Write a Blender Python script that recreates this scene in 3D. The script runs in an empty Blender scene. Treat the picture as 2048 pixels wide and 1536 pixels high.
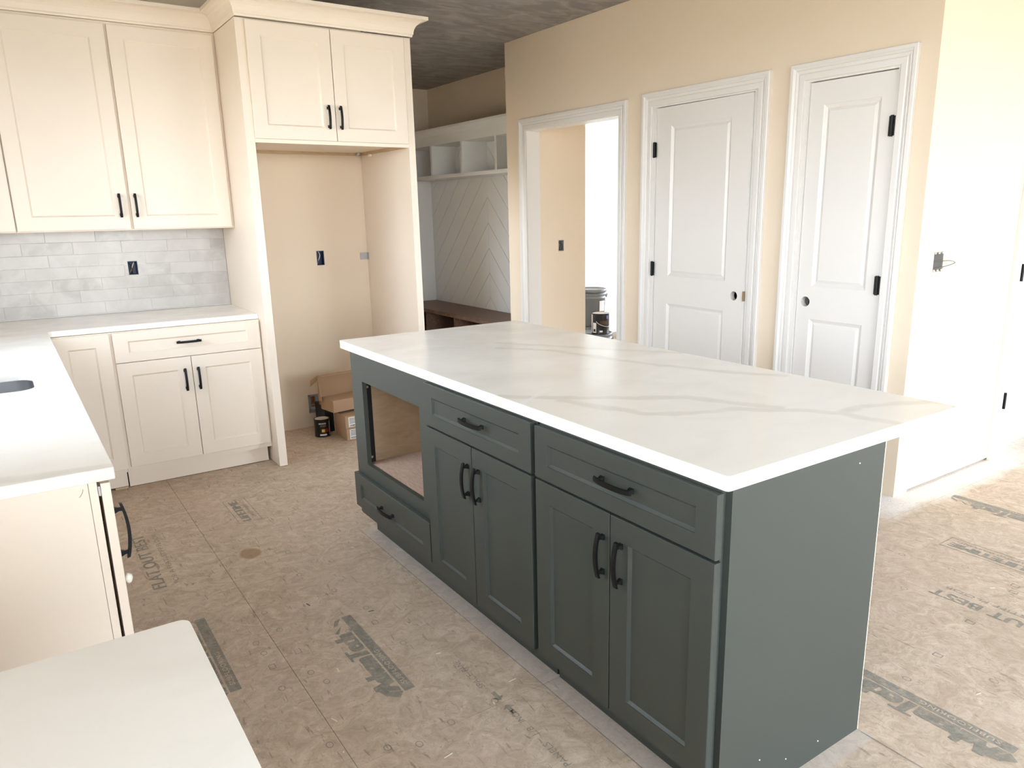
import bpy, bmesh, math, random
from mathutils import Vector, Matrix
random.seed(7)
S = bpy.context.scene
COL = S.collection
PI = math.pi

# ------------------------------------------------------------------ camera
cam_d = bpy.data.cameras.new('camera')
cam = bpy.data.objects.new('camera', cam_d)
COL.objects.link(cam)
FPX = 1512.89
cam_d.sensor_width = 36.0
cam_d.lens = FPX * 36.0 / 2048.0
cam_d.shift_x = -(1076.17 - 1024.0) / 2048.0
cam_d.shift_y = (798.56 - 768.0) / 2048.0
cam_d.clip_start = 0.05
cam_d.clip_end = 300
_r = Vector((0.81822824, -0.57469565, -0.01508193))
_u = Vector((0.15169281, 0.19052084, 0.96989231))
_f = Vector((0.55451947, 0.7958811, -0.24306673))
cam.matrix_world = Matrix(((_r.x, _u.x, -_f.x, -1.19467), (_r.y, _u.y, -_f.y, -5.21447),
                           (_r.z, _u.z, -_f.z, 1.48243), (0, 0, 0, 1)))
S.camera = cam

# ------------------------------------------------------------------ view, world, lights
S.view_settings.view_transform = 'Standard'
S.view_settings.look = 'None'
S.view_settings.gamma = 1.0
S.view_settings.use_curve_mapping = False
S.view_settings.exposure = 1.14
S.cycles.use_denoising = True
S.cycles.max_bounces = 12
S.cycles.diffuse_bounces = 8
S.cycles.glossy_bounces = 4
S.cycles.transmission_bounces = 6
S.cycles.sample_clamp_indirect = 6.0
S.cycles.caustics_reflective = False
S.cycles.caustics_refractive = False

SKY = 7.5
world = bpy.data.worlds.new('sky')
S.world = world
world.use_nodes = True
wn = world.node_tree.nodes
wl = world.node_tree.links
for n in list(wn):
    wn.remove(n)
w_out = wn.new('ShaderNodeOutputWorld')
w_bg = wn.new('ShaderNodeBackground')
w_tc = wn.new('ShaderNodeTexCoord')
w_sep = wn.new('ShaderNodeSeparateXYZ')
w_mr = wn.new('ShaderNodeMapRange')
w_mr.inputs['From Min'].default_value = 0.0
w_mr.inputs['From Max'].default_value = 0.7
w_mix = wn.new('ShaderNodeMix')
w_mix.data_type = 'RGBA'
w_mix.inputs[6].default_value = (0.90, 0.95, 1.0, 1)     # hazy horizon
w_mix.inputs[7].default_value = (0.72, 0.86, 1.0, 1)      # higher sky
wl.new(w_tc.outputs['Generated'], w_sep.inputs[0])
wl.new(w_sep.outputs['Z'], w_mr.inputs['Value'])
wl.new(w_mr.outputs[0], w_mix.inputs[0])
wl.new(w_mix.outputs[2], w_bg.inputs['Color'])
w_bg.inputs['Strength'].default_value = SKY
wl.new(w_bg.outputs[0], w_out.inputs[0])

sun_d = bpy.data.lights.new('sun', 'SUN')
sun_d.energy = 14.0
sun_d.color = (1.0, 0.93, 0.82)
sun_d.angle = math.radians(0.6)
sun = bpy.data.objects.new('sun', sun_d)
COL.objects.link(sun)
sun.rotation_euler = Vector((-0.10, -0.42, -1.0)).to_track_quat('-Z', 'Y').to_euler()   # high, from behind the house


def portal(name, loc, normal, w, h):
    d = bpy.data.lights.new(name, 'AREA')
    d.shape = 'RECTANGLE'
    d.size = w
    d.size_y = h
    d.cycles.is_portal = True
    o = bpy.data.objects.new(name, d)
    COL.objects.link(o)
    o.location = loc
    o.rotation_euler = Vector(normal).to_track_quat('-Z', 'Y').to_euler()
    return o


# ------------------------------------------------------------------ materials
def lin(r, g, b):
    def f(c):
        c /= 255.0
        return c / 12.92 if c <= 0.04045 else ((c + 0.055) / 1.055) ** 2.4
    return (f(r), f(g), f(b), 1.0)


MAT = {}


def nmat(name):
    m = bpy.data.materials.new(name)
    m.use_nodes = True
    nt = m.node_tree
    b = nt.nodes['Principled BSDF']
    MAT[name] = m
    return m, nt, b


def noise(nt, vec, scale, detail=2.0, rough=0.5, dist=0.0):
    n = nt.nodes.new('ShaderNodeTexNoise')
    n.inputs['Scale'].default_value = scale
    n.inputs['Detail'].default_value = detail
    n.inputs['Roughness'].default_value = rough
    n.inputs['Distortion'].default_value = dist
    if vec is not None:
        nt.links.new(vec, n.inputs['Vector'])
    return n.outputs['Fac']


def math_n(nt, op, a, b=None, c=None, clamp=False):
    n = nt.nodes.new('ShaderNodeMath')
    n.operation = op
    n.use_clamp = clamp
    for i, v in enumerate((a, b, c)):
        if v is None:
            continue
        if isinstance(v, (int, float)):
            n.inputs[i].default_value = v
        else:
            nt.links.new(v, n.inputs[i])
    return n.outputs[0]


def maprange(nt, v, a, b, c=0.0, d=1.0, smooth=False):
    n = nt.nodes.new('ShaderNodeMapRange')
    if smooth:
        n.interpolation_type = 'SMOOTHSTEP'
    n.inputs['From Min'].default_value = a
    n.inputs['From Max'].default_value = b
    n.inputs['To Min'].default_value = c
    n.inputs['To Max'].default_value = d
    nt.links.new(v, n.inputs['Value'])
    return n.outputs[0]


def mixc(nt, fac, a, b, blend='MIX'):
    n = nt.nodes.new('ShaderNodeMix')
    n.data_type = 'RGBA'
    n.blend_type = blend
    if isinstance(fac, (int, float)):
        n.inputs[0].default_value = fac
    else:
        nt.links.new(fac, n.inputs[0])
    for i, v in ((6, a), (7, b)):
        if isinstance(v, tuple):
            n.inputs[i].default_value = v
        else:
            nt.links.new(v, n.inputs[i])
    return n.outputs[2]


def geo_pos(nt):
    return nt.nodes.new('ShaderNodeNewGeometry').outputs['Position']


def vscale(nt, vec, s, rot=0.0):
    n = nt.nodes.new('ShaderNodeMapping')
    n.inputs['Scale'].default_value = s
    n.inputs['Rotation'].default_value = (0, 0, rot)
    nt.links.new(vec, n.inputs['Vector'])
    return n.outputs[0]


def bump(nt, b, h, strength, dist):
    n = nt.nodes.new('ShaderNodeBump')
    n.inputs['Strength'].default_value = strength
    n.inputs['Distance'].default_value = dist
    nt.links.new(h, n.inputs['Height'])
    nt.links.new(n.outputs[0], b.inputs['Normal'])


def paint(name, col, rough=0.5, var=0.03, bstr=0.0, bscale=200.0, spec=0.5, metal=0.0):
    m, nt, b = nmat(name)
    p = geo_pos(nt)
    f = noise(nt, p, 3.0, 3.0)
    dk = tuple(c * (1 - var) for c in col[:3]) + (1,)
    lt = tuple(min(1, c * (1 + var)) for c in col[:3]) + (1,)
    nt.links.new(mixc(nt, f, dk, lt), b.inputs['Base Color'])
    b.inputs['Roughness'].default_value = rough
    b.inputs['Specular IOR Level'].default_value = spec
    b.inputs['Metallic'].default_value = metal
    if bstr > 0:
        bump(nt, b, noise(nt, p, bscale, 2.0), bstr, 0.001)
    return m


paint('cream', (0.79, 0.705, 0.608, 1), 0.38)
paint('beige_wall', (0.73, 0.628, 0.50, 1), 0.8, 0.02, 0.15, 350)
paint('trim_white', (0.72, 0.708, 0.69, 1), 0.35, 0.015)
paint('locker_white', (0.74, 0.75, 0.75, 1), 0.45, 0.015)
paint('green', (0.047, 0.056, 0.0505, 1), 0.40, 0.04)
paint('black_metal', (0.006, 0.006, 0.0065, 1), 0.45, 0.05, spec=0.22)
paint('shade_black', (0.012, 0.011, 0.010, 1), 0.9)  # near-black colour standing in for shade in closets and the niche gap
paint('steel', (0.55, 0.56, 0.58, 1), 0.28, 0.05, metal=1.0)
paint('zinc', (0.42, 0.42, 0.41, 1), 0.45, 0.15, metal=0.6)
paint('blue_box', (0.010, 0.022, 0.075, 1), 0.45)
paint('dark_box', (0.012, 0.014, 0.020, 1), 0.6)
paint('copper', (0.60, 0.25, 0.12, 1), 0.35, metal=1.0)
paint('wire_white', (0.75, 0.73, 0.68, 1), 0.5)
paint('wire_dark', (0.03, 0.03, 0.03, 1), 0.5)
paint('wire_grey', (0.20, 0.17, 0.15, 1), 0.5)
paint('cardboard', (0.42, 0.285, 0.18, 1), 0.85, 0.10)
paint('cardboard_inner', (0.36, 0.235, 0.14, 1), 0.85, 0.06)
paint('paper_white', (0.80, 0.80, 0.80, 1), 0.7)
paint('ink_black', (0.02, 0.02, 0.02, 1), 0.7)
paint('bucket_grey', (0.20, 0.215, 0.235, 1), 0.45)
paint('can_black', (0.010, 0.010, 0.011, 1), 0.3)
paint('can_lid', (0.72, 0.68, 0.60, 1), 0.4)
paint('label_yellow', (0.65, 0.50, 0.08, 1), 0.5)
paint('label_red', (0.20, 0.02, 0.02, 1), 0.5)
paint('label_blue', (0.10, 0.10, 0.35, 1), 0.5)
paint('label_brown', (0.06, 0.035, 0.02, 1), 0.5)
paint('label_olive', (0.30, 0.29, 0.12, 1), 0.5)
paint('brass', (0.45, 0.33, 0.20, 1), 0.4, metal=0.8)
paint('grout', (0.60, 0.59, 0.575, 1), 0.9)
paint('plastic_clear', (0.80, 0.79, 0.72, 1), 0.35)
paint('tan_wood', (0.50, 0.36, 0.21, 1), 0.6, 0.12)
paint('outdoor_ground', (0.30, 0.26, 0.20, 1), 0.95, 0.2)
paint('slab_edge', (0.20, 0.14, 0.10, 1), 0.9)
paint('raw_edge', (0.80, 0.70, 0.55, 1), 0.6)

# ceiling: brushed drywall texture
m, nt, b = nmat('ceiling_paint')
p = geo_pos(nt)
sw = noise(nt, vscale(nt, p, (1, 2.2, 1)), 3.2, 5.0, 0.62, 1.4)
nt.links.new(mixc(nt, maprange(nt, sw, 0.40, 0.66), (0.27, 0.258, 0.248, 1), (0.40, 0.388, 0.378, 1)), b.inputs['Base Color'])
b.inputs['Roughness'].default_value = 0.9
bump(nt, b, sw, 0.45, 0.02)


# stone worktop
def seg_dist(nt, xy, a, bb):
    ax, ay = a
    bx, by = bb
    dx, dy = bx - ax, by - ay
    L2 = dx * dx + dy * dy
    X, Y = xy
    px = math_n(nt, 'SUBTRACT', X, ax)
    py = math_n(nt, 'SUBTRACT', Y, ay)
    t = math_n(nt, 'ADD', math_n(nt, 'MULTIPLY', px, dx / L2), math_n(nt, 'MULTIPLY', py, dy / L2), clamp=True)
    qx = math_n(nt, 'SUBTRACT', px, math_n(nt, 'MULTIPLY', t, dx))
    qy = math_n(nt, 'SUBTRACT', py, math_n(nt, 'MULTIPLY', t, dy))
    return math_n(nt, 'SQRT', math_n(nt, 'ADD', math_n(nt, 'MULTIPLY', qx, qx), math_n(nt, 'MULTIPLY', qy, qy)))


def quartz(name, veins, whites, base=(0.90, 0.875, 0.825, 1)):
    m, nt, b = nmat(name)
    p = geo_pos(nt)
    sep = nt.nodes.new('ShaderNodeSeparateXYZ')
    nt.links.new(p, sep.inputs[0])
    w1 = math_n(nt, 'MULTIPLY_ADD', noise(nt, p, 7.0, 5.0), 0.07, -0.035)
    w2 = math_n(nt, 'MULTIPLY_ADD', noise(nt, vscale(nt, p, (1, 1.3, 1), 1.0), 9.0, 5.0), 0.07, -0.035)
    xy = (math_n(nt, 'ADD', sep.outputs[0], w1), math_n(nt, 'ADD', sep.outputs[1], w2))

    def field(lines, w):
        best = None
        for ln in lines:
            for a, c in zip(ln, ln[1:]):
                dd = seg_dist(nt, xy, a, c)
                best = dd if best is None else math_n(nt, 'MINIMUM', best, dd)
        return None if best is None else maprange(nt, best, w, w * 0.35, smooth=True)
    soft = noise(nt, vscale(nt, p, (1.0, 2.0, 1), 0.6), 2.0, 4.0, 0.55, 0.8)
    c = mixc(nt, maprange(nt, soft, 0.5, 0.75), base, (base[0] * .93, base[1] * .92, base[2] * .90, 1))
    v = field(veins, 0.030)
    if v is not None:
        vn = maprange(nt, noise(nt, p, 12.0, 4.0), 0.3, 0.7, 0.55, 1.0)
        c = mixc(nt, math_n(nt, 'MULTIPLY', v, vn), c, (0.755, 0.725, 0.665, 1))
    wv = field(whites, 0.014)
    if wv is not None:
        c = mixc(nt, math_n(nt, 'MULTIPLY', wv, 0.6), c, (0.93, 0.92, 0.90, 1))
    nt.links.new(c, b.inputs['Base Color'])
    b.inputs['Roughness'].default_value = 0.16
    nt.links.new(maprange(nt, noise(nt, p, 5, 3), 0.3, 0.7, 0.14, 0.26), b.inputs['Roughness'])
    b.inputs['Specular IOR Level'].default_value = 0.28
    return m


quartz('quartz_island',
       [[(0.03, -3.25), (0.17, -3.38), (0.37, -3.54), (0.48, -3.63), (0.53, -3.75), (0.6, -3.87)],
        [(0.15, -3.41), (0.20, -3.58), (0.25, -3.69), (0.35, -3.76), (0.5, -3.82), (0.64, -3.95), (0.68, -4.01), (0.81, -4.02), (1.01, -4.11)],
        [(0.68, -4.01), (0.71, -4.17)],
        [(0.49, -2.52), (0.64, -2.71), (0.7, -3.02), (0.8, -3.33), (0.95, -3.6)],
        [(0.56, -2.4), (0.76, -2.74), (0.98, -3.08)]],
       [[(0.02, -3.38), (0.2, -3.26)], [(0.35, -2.1), (0.6, -2.25)], [(0.25, -2.25), (0.4, -2.4)]])
quartz('quartz', [[(-1.45, -3.18), (-1.05, -3.265)]], [[(-1.9, -9.0), (-1.8, -9.1)]])


# strand board floor
def osb(nt, p):
    f1 = noise(nt, p, 13.0, 8.0, 0.72, 1.6)
    f2 = noise(nt, vscale(nt, p, (1.0, 1.0, 1.0), 0.7), 24.0, 6.0, 0.7, 3.0)
    f3 = noise(nt, p, 2.3, 4.0, 0.6, 0.6)
    f4 = noise(nt, p, 90.0, 3.0, 0.7)
    f5 = noise(nt, vscale(nt, p, (70, 10, 1), 0.55), 1.0, 3.0, 0.6, 0.5)
    f6 = noise(nt, vscale(nt, p, (70, 10, 1), -0.75), 1.0, 3.0, 0.6, 0.5)
    c = mixc(nt, maprange(nt, f1, 0.36, 0.66), (0.46, 0.365, 0.275, 1), (0.69, 0.58, 0.47, 1))
    c = mixc(nt, maprange(nt, f2, 0.54, 0.70, 0, 0.75), c, (0.385, 0.29, 0.21, 1))
    c = mixc(nt, maprange(nt, f5, 0.64, 0.70, 0, 0.7), c, (0.27, 0.20, 0.145, 1))
    c = mixc(nt, maprange(nt, f6, 0.65, 0.71, 0, 0.7), c, (0.27, 0.20, 0.145, 1))
    c = mixc(nt, maprange(nt, f4, 0.58, 0.75, 0, 0.5), c, (0.32, 0.235, 0.165, 1))
    c = mixc(nt, maprange(nt, f3, 0.48, 0.72, 0, 0.40), c, (0.62, 0.49, 0.41, 1))
    c = mixc(nt, maprange(nt, f3, 0.42, 0.30, 0, 0.45), c, (0.43, 0.35, 0.27, 1))
    # dust left on the strip round the island, paint overspray along the side wall, a glue spot
    sep = nt.nodes.new('ShaderNodeSeparateXYZ')
    nt.links.new(p, sep.inputs[0])
    X, Y = sep.outputs[0], sep.outputs[1]
    wob = math_n(nt, 'MULTIPLY_ADD', noise(nt, p, 4.0, 4.0), 0.16, -0.08)
    ix = math_n(nt, 'MULTIPLY', maprange(nt, X, 0.028, 0.034), maprange(nt, X, 0.66, 0.64))
    iy = math_n(nt, 'MULTIPLY', maprange(nt, Y, -4.23, -4.22), maprange(nt, Y, -1.93, -1.94))
    c = mixc(nt, math_n(nt, 'MULTIPLY', math_n(nt, 'MULTIPLY', ix, iy), 0.42), c, (0.60, 0.57, 0.55, 1))
    sp = math_n(nt, 'MULTIPLY', maprange(nt, math_n(nt, 'ADD', Y, wob), -3.43, -3.35), maprange(nt, math_n(nt, 'ADD', X, wob), 2.05, 2.3))
    sp = math_n(nt, 'MULTIPLY', sp, maprange(nt, X, 3.9, 3.3))
    c = mixc(nt, math_n(nt, 'MULTIPLY', sp, maprange(nt, f4, 0.35, 0.6, 0.95, 0.6)), c, (0.86, 0.85, 0.84, 1))
    dx = math_n(nt, 'MULTIPLY', math_n(nt, 'ADD', X, 0.472), 14.0)
    dy = math_n(nt, 'MULTIPLY', math_n(nt, 'ADD', Y, 1.889), 11.0)
    rr = math_n(nt, 'ADD', math_n(nt, 'MULTIPLY', dx, dx), math_n(nt, 'MULTIPLY', dy, dy))
    rr = math_n(nt, 'ADD', rr, math_n(nt, 'MULTIPLY', wob, 5.0))
    c = mixc(nt, maprange(nt, rr, 0.42, 0.22, 0, 0.75), c, (0.34, 0.22, 0.11, 1))
    return c, f1, f4


m, nt, b = nmat('strand_board')
p = geo_pos(nt)
c, f1, f4 = osb(nt, p)
nt.links.new(c, b.inputs['Base Color'])
b.inputs['Roughness'].default_value = 0.72
b.inputs['Specular IOR Level'].default_value = 0.3
bump(nt, b, math_n(nt, 'ADD', f1, math_n(nt, 'MULTIPLY', f4, 0.4)), 0.25, 0.004)


def ink(name, col, amount):
    m, nt, b = nmat(name)
    p = geo_pos(nt)
    c, _f1, f4 = osb(nt, p)
    wear = maprange(nt, noise(nt, p, 22.0, 5.0, 0.65), 0.40, 0.72, amount, amount * 0.55)
    wear = math_n(nt, 'MULTIPLY', wear, maprange(nt, f4, 0.45, 0.7, 1.0, 0.6))
    nt.links.new(mixc(nt, wear, c, col), b.inputs['Base Color'])
    b.inputs['Roughness'].default_value = 0.8


ink('floor_ink', (0.17, 0.18, 0.165, 1), 0.88)
ink('floor_ink_faint', (0.17, 0.17, 0.155, 1), 0.8)


def wood(name, c1, c2, scale, rot, rough):
    m, nt, b = nmat(name)
    p = geo_pos(nt)
    g = noise(nt, vscale(nt, p, scale, rot), 4.0, 6.0, 0.6, 1.5)
    nt.links.new(mixc(nt, maprange(nt, g, 0.3, 0.7), c1, c2), b.inputs['Base Color'])
    b.inputs['Roughness'].default_value = rough
    bump(nt, b, g, 0.15, 0.002)


wood('ply_wall', (0.40, 0.285, 0.175, 1), (0.48, 0.36, 0.235, 1), (2.0, 2.0, 6.0), 0.0, 0.5)
wood('ply_floor', (0.42, 0.28, 0.205, 1), (0.60, 0.46, 0.37, 1), (20.0, 4.0, 4.0), 0.4, 0.5)
wood('walnut', (0.105, 0.058, 0.036, 1), (0.215, 0.128, 0.088, 1), (14.0, 2.0, 8.0), 0.0, 0.5)
wood('walnut_dark', (0.030, 0.014, 0.008, 1), (0.052, 0.026, 0.015, 1), (8.0, 2.0, 8.0), 0.0, 0.6)
wood('maple_strip', (0.46, 0.33, 0.19, 1), (0.56, 0.42, 0.26, 1), (3.0, 3.0, 20.0), 0.0, 0.55)

# glazed tile, each tile slightly different
m, nt, b = nmat('tile_glaze')
p = geo_pos(nt)
oi = nt.nodes.new('ShaderNodeObjectInfo')
cl = noise(nt, p, 9.0, 4.0, 0.6, 0.6)
base = mixc(nt, oi.outputs['Random'], (0.40, 0.383, 0.365, 1), (0.51, 0.493, 0.478, 1))
nt.links.new(mixc(nt, maprange(nt, cl, 0.4, 0.7), base, (0.54, 0.525, 0.508, 1)), b.inputs['Base Color'])
b.inputs['Roughness'].default_value = 0.25
bump(nt, b, noise(nt, p, 14.0, 2.0), 0.12, 0.004)

m, nt, b = nmat('window_glass')
tr = nt.nodes.new('ShaderNodeBsdfTransparent')
gl = nt.nodes.new('ShaderNodeBsdfGlossy')
gl.inputs['Roughness'].default_value = 0.02
fr = nt.nodes.new('ShaderNodeFresnel')
fr.inputs['IOR'].default_value = 1.45
mx = nt.nodes.new('ShaderNodeMixShader')
nt.links.new(math_n(nt, 'MULTIPLY', fr.outputs[0], 0.6), mx.inputs[0])
nt.links.new(tr.outputs[0], mx.inputs[1])
nt.links.new(gl.outputs[0], mx.inputs[2])
nt.links.new(mx.outputs[0], nt.nodes['Material Output'].inputs['Surface'])

m, nt, b = nmat('frosted_glass')
tl_ = nt.nodes.new('ShaderNodeBsdfTranslucent')
tl_.inputs['Color'].default_value = (0.56, 0.575, 0.585, 1)
nt.links.new(tl_.outputs[0], nt.nodes['Material Output'].inputs['Surface'])

# ------------------------------------------------------------------ building helpers
ORG = {}


def org(o):
    return ORG.get(o.name, Vector((0, 0, 0))) if o is not None else Vector((0, 0, 0))


def thing(name, loc, label=None, cat=None, group=None, kind=None):
    o = bpy.data.objects.new(name, None)
    o.empty_display_size = 0.1
    COL.objects.link(o)
    o.location = loc
    ORG[o.name] = Vector(loc)
    tag(o, label, cat, group, kind)
    return o


def tag(o, label=None, cat=None, group=None, kind=None):
    if label:
        o['label'] = label
    if cat:
        o['category'] = cat
    if group:
        o['group'] = group
    if kind:
        o['kind'] = kind
    return o


def put(name, bm, mat, parent=None, smooth=False, label=None, at=None):
    """link a bmesh given in world coordinates as ONE object; its origin goes to `at` or the parent's origin"""
    o_at = Vector(at) if at is not None else org(parent)
    bmesh.ops.recalc_face_normals(bm, faces=bm.faces[:])
    for v in bm.verts:
        v.co -= o_at
    me = bpy.data.meshes.new(name)
    bm.to_mesh(me)
    bm.free()
    me.materials.append(MAT[mat])
    if smooth:
        for f in me.polygons:
            f.use_smooth = True
    o = bpy.data.objects.new(name, me)
    COL.objects.link(o)
    ORG[o.name] = o_at
    if parent is not None:
        o.parent = parent
    o.location = o_at - org(parent)
    if label:
        o['label'] = label
    return o


def put_mesh(name, me, loc, rot, parent, mat=None):
    """place shared mesh data at world loc, rot = Euler or Matrix"""
    o = bpy.data.objects.new(name, me)
    COL.objects.link(o)
    ORG[o.name] = Vector(loc)
    if parent is not None:
        o.parent = parent
    o.location = Vector(loc) - org(parent)
    o.rotation_euler = rot
    return o


def box(bm, x0, x1, y0, y1, z0, z1, bev=0.0, seg=1):
    x0, x1 = min(x0, x1), max(x0, x1)
    y0, y1 = min(y0, y1), max(y0, y1)
    z0, z1 = min(z0, z1), max(z0, z1)
    vs = [bm.verts.new(c) for c in ((x0, y0, z0), (x1, y0, z0), (x1, y1, z0), (x0, y1, z0),
                                    (x0, y0, z1), (x1, y0, z1), (x1, y1, z1), (x0, y1, z1))]
    fs = [bm.faces.new([vs[i] for i in q]) for q in ((0, 3, 2, 1), (4, 5, 6, 7), (0, 1, 5, 4), (1, 2, 6, 5), (2, 3, 7, 6), (3, 0, 4, 7))]
    if bev > 0:
        es = list({e for f in fs for e in f.edges})
        bmesh.ops.bevel(bm, geom=es, offset=bev, segments=seg, affect='EDGES', profile=0.5)
    return vs


def bx(*a, **k):
    bm = bmesh.new()
    box(bm, *a, **k)
    return bm


def prism(outer, holes, z0, z1, plane='xy', bm=None):
    """polygon with holes in a plane, extruded; plane 'xy' -> z, 'xz' -> y, 'yz' -> x"""
    bm = bm or bmesh.new()

    def P3(a, bb, c):
        return (a, bb, c) if plane == 'xy' else (a, c, bb) if plane == 'xz' else (c, a, bb)
    rings = []
    for z in (z0, z1):
        es = []
        rr = []
        for loop in [outer] + holes:
            vs = [bm.verts.new(P3(q[0], q[1], z)) for q in loop]
            es += [bm.edges.new((vs[i], vs[(i + 1) % len(vs)])) for i in range(len(vs))]
            rr.append(vs)
        bmesh.ops.triangle_fill(bm, edges=es, use_beauty=True, use_dissolve=False)
        rings.append(rr)
    for la, lb in zip(*rings):
        n = len(la)
        for i in range(n):
            bm.faces.new((la[i], la[(i + 1) % n], lb[(i + 1) % n], lb[i]))
    return bm


def rect(a0, a1, b0, b1):
    return [(a0, b0), (a1, b0), (a1, b1), (a0, b1)]


def rrect(a0, a1, b0, b1, r, n=6):
    pts = []
    for cx, cy, s in ((a1 - r, b0 + r, -90), (a1 - r, b1 - r, 0), (a0 + r, b1 - r, 90), (a0 + r, b0 + r, 180)):
        for i in range(n + 1):
            t = math.radians(s + 90 * i / n)
            pts.append((cx + r * math.cos(t), cy + r * math.sin(t)))
    return pts


def add_bevel(o, w=0.004, seg=2, ang=40):
    md = o.modifiers.new('bevel', 'BEVEL')
    md.width = w
    md.segments = seg
    md.limit_method = 'ANGLE'
    md.angle_limit = math.radians(ang)
    return o


def cyl(bm, p0, p1, r0, r1=None, n=20, cap=True):
    r1 = r0 if r1 is None else r1
    p0, p1 = Vector(p0), Vector(p1)
    ax = (p1 - p0).normalized()
    t = ax.orthogonal().normalized()
    s = ax.cross(t)
    a = []
    c = []
    for i in range(n):
        d = t * math.cos(2 * PI * i / n) + s * math.sin(2 * PI * i / n)
        a.append(bm.verts.new(p0 + d * r0))
        c.append(bm.verts.new(p1 + d * r1))
    for i in range(n):
        bm.faces.new((a[i], a[(i + 1) % n], c[(i + 1) % n], c[i]))
    if cap:
        bm.faces.new(a[::-1])
        bm.faces.new(c)
    return bm


def lathe(bm, cx, cy, prof, n=32):
    rings = []
    for r, z in prof:
        if r < 1e-6:
            rings.append([bm.verts.new((cx, cy, z))])
        else:
            rings.append([bm.verts.new((cx + r * math.cos(2 * PI * i / n), cy + r * math.sin(2 * PI * i / n), z)) for i in range(n)])
    for a, c in zip(rings, rings[1:]):
        for i in range(n):
            j = (i + 1) % n
            if len(a) == 1 and len(c) == 1:
                continue
            if len(a) == 1:
                bm.faces.new((a[0], c[i], c[j]))
            elif len(c) == 1:
                bm.faces.new((a[i], a[j], c[0]))
            else:
                bm.faces.new((a[i], a[j], c[j], c[i]))
    return bm


def tube(bm, pts, r, n=8):
    pts = [Vector(q) for q in pts]
    rings = []
    prev = None
    for i, q in enumerate(pts):
        d = (pts[min(i + 1, len(pts) - 1)] - pts[max(i - 1, 0)]).normalized()
        t = d.orthogonal().normalized() if prev is None else (prev - d * prev.dot(d)).normalized()
        prev = t
        s = d.cross(t)
        rings.append([bm.verts.new(q + (t * math.cos(2 * PI * k / n) + s * math.sin(2 * PI * k / n)) * r) for k in range(n)])
    for a, c in zip(rings, rings[1:]):
        for k in range(n):
            bm.faces.new((a[k], a[(k + 1) % n], c[(k + 1) % n], c[k]))
    bm.faces.new(rings[0][::-1])
    bm.faces.new(rings[-1])
    return bm


def smooth_pts(pts, n=6):
    out = []
    P_ = [Vector(q) for q in pts]
    for i in range(len(P_) - 1):
        p0, p1, p2, p3 = P_[max(i - 1, 0)], P_[i], P_[i + 1], P_[min(i + 2, len(P_) - 1)]
        for k in range(n):
            t = k / n
            out.append(0.5 * ((2 * p1) + (p2 - p0) * t + (2 * p0 - 5 * p1 + 4 * p2 - p3) * t * t + (3 * p1 - p0 - 3 * p2 + p3) * t ** 3))
    out.append(P_[-1])
    return out


def xform(bm, o, u, v, n):
    """local (a, b, c) -> o + a*u + b*v + c*n"""
    o, u, v, n = Vector(o), Vector(u), Vector(v), Vector(n)
    for w in bm.verts:
        a, bb, c = w.co
        w.co = o + u * a + v * bb + n * c
    return bm


def shaker(w, h, stile, rail, t=0.020, rec=0.0085, ch=0.008):
    """five-piece front: local a in 0..w, b in 0..h, c = outwards (0 = back, t = front)"""
    bm = bmesh.new()
    e = 0.0015

    def ring(a0, a1, b0, b1, c):
        return [bm.verts.new(q) for q in ((a0, b0, c), (a1, b0, c), (a1, b1, c), (a0, b1, c))]
    R = [ring(0, w, 0, h, 0), ring(0, w, 0, h, t - e), ring(e, w - e, e, h - e, t),
         ring(stile, w - stile, rail, h - rail, t),
         ring(stile + 0.0005, w - stile - 0.0005, rail + 0.0005, h - rail - 0.0005, t - 0.002),
         ring(stile + ch, w - stile - ch, rail + ch, h - rail - ch, t - rec)]
    bm.faces.new(R[0][::-1])
    for a, c in zip(R, R[1:]):
        for i in range(4):
            bm.faces.new((a[i], a[(i + 1) % 4], c[(i + 1) % 4], c[i]))
    bm.faces.new(R[-1])
    return bm


UZ = (0, 0, 1)
FRONTS = {'-x': ((0, -1, 0), UZ, (-1, 0, 0)), '-y': ((1, 0, 0), UZ, (0, -1, 0)), '+x': ((0, 1, 0), UZ, (1, 0, 0)),
          '+y': ((-1, 0, 0), UZ, (0, 1, 0))}


def front(name, facing, plane, s0, s1, z0, z1, stile, rail, mat, parent, t=0.020):
    """a shaker front whose FRONT face lies on `plane`, between s0 and s1 along the wall"""
    u, v, n = [Vector(q) for q in FRONTS[facing]]
    lo, hi = min(s0, s1), max(s0, s1)
    if facing == '-x':
        o = Vector((plane, hi, z0))
    elif facing == '-y':
        o = Vector((lo, plane, z0))
    elif facing == '+x':
        o = Vector((plane, lo, z0))
    else:
        o = Vector((hi, plane, z0))
    bm = shaker(hi - lo, z1 - z0, stile, rail, t)
    xform(bm, o - n * t, u, v, n)
    return put(name, bm, mat, parent)


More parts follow.
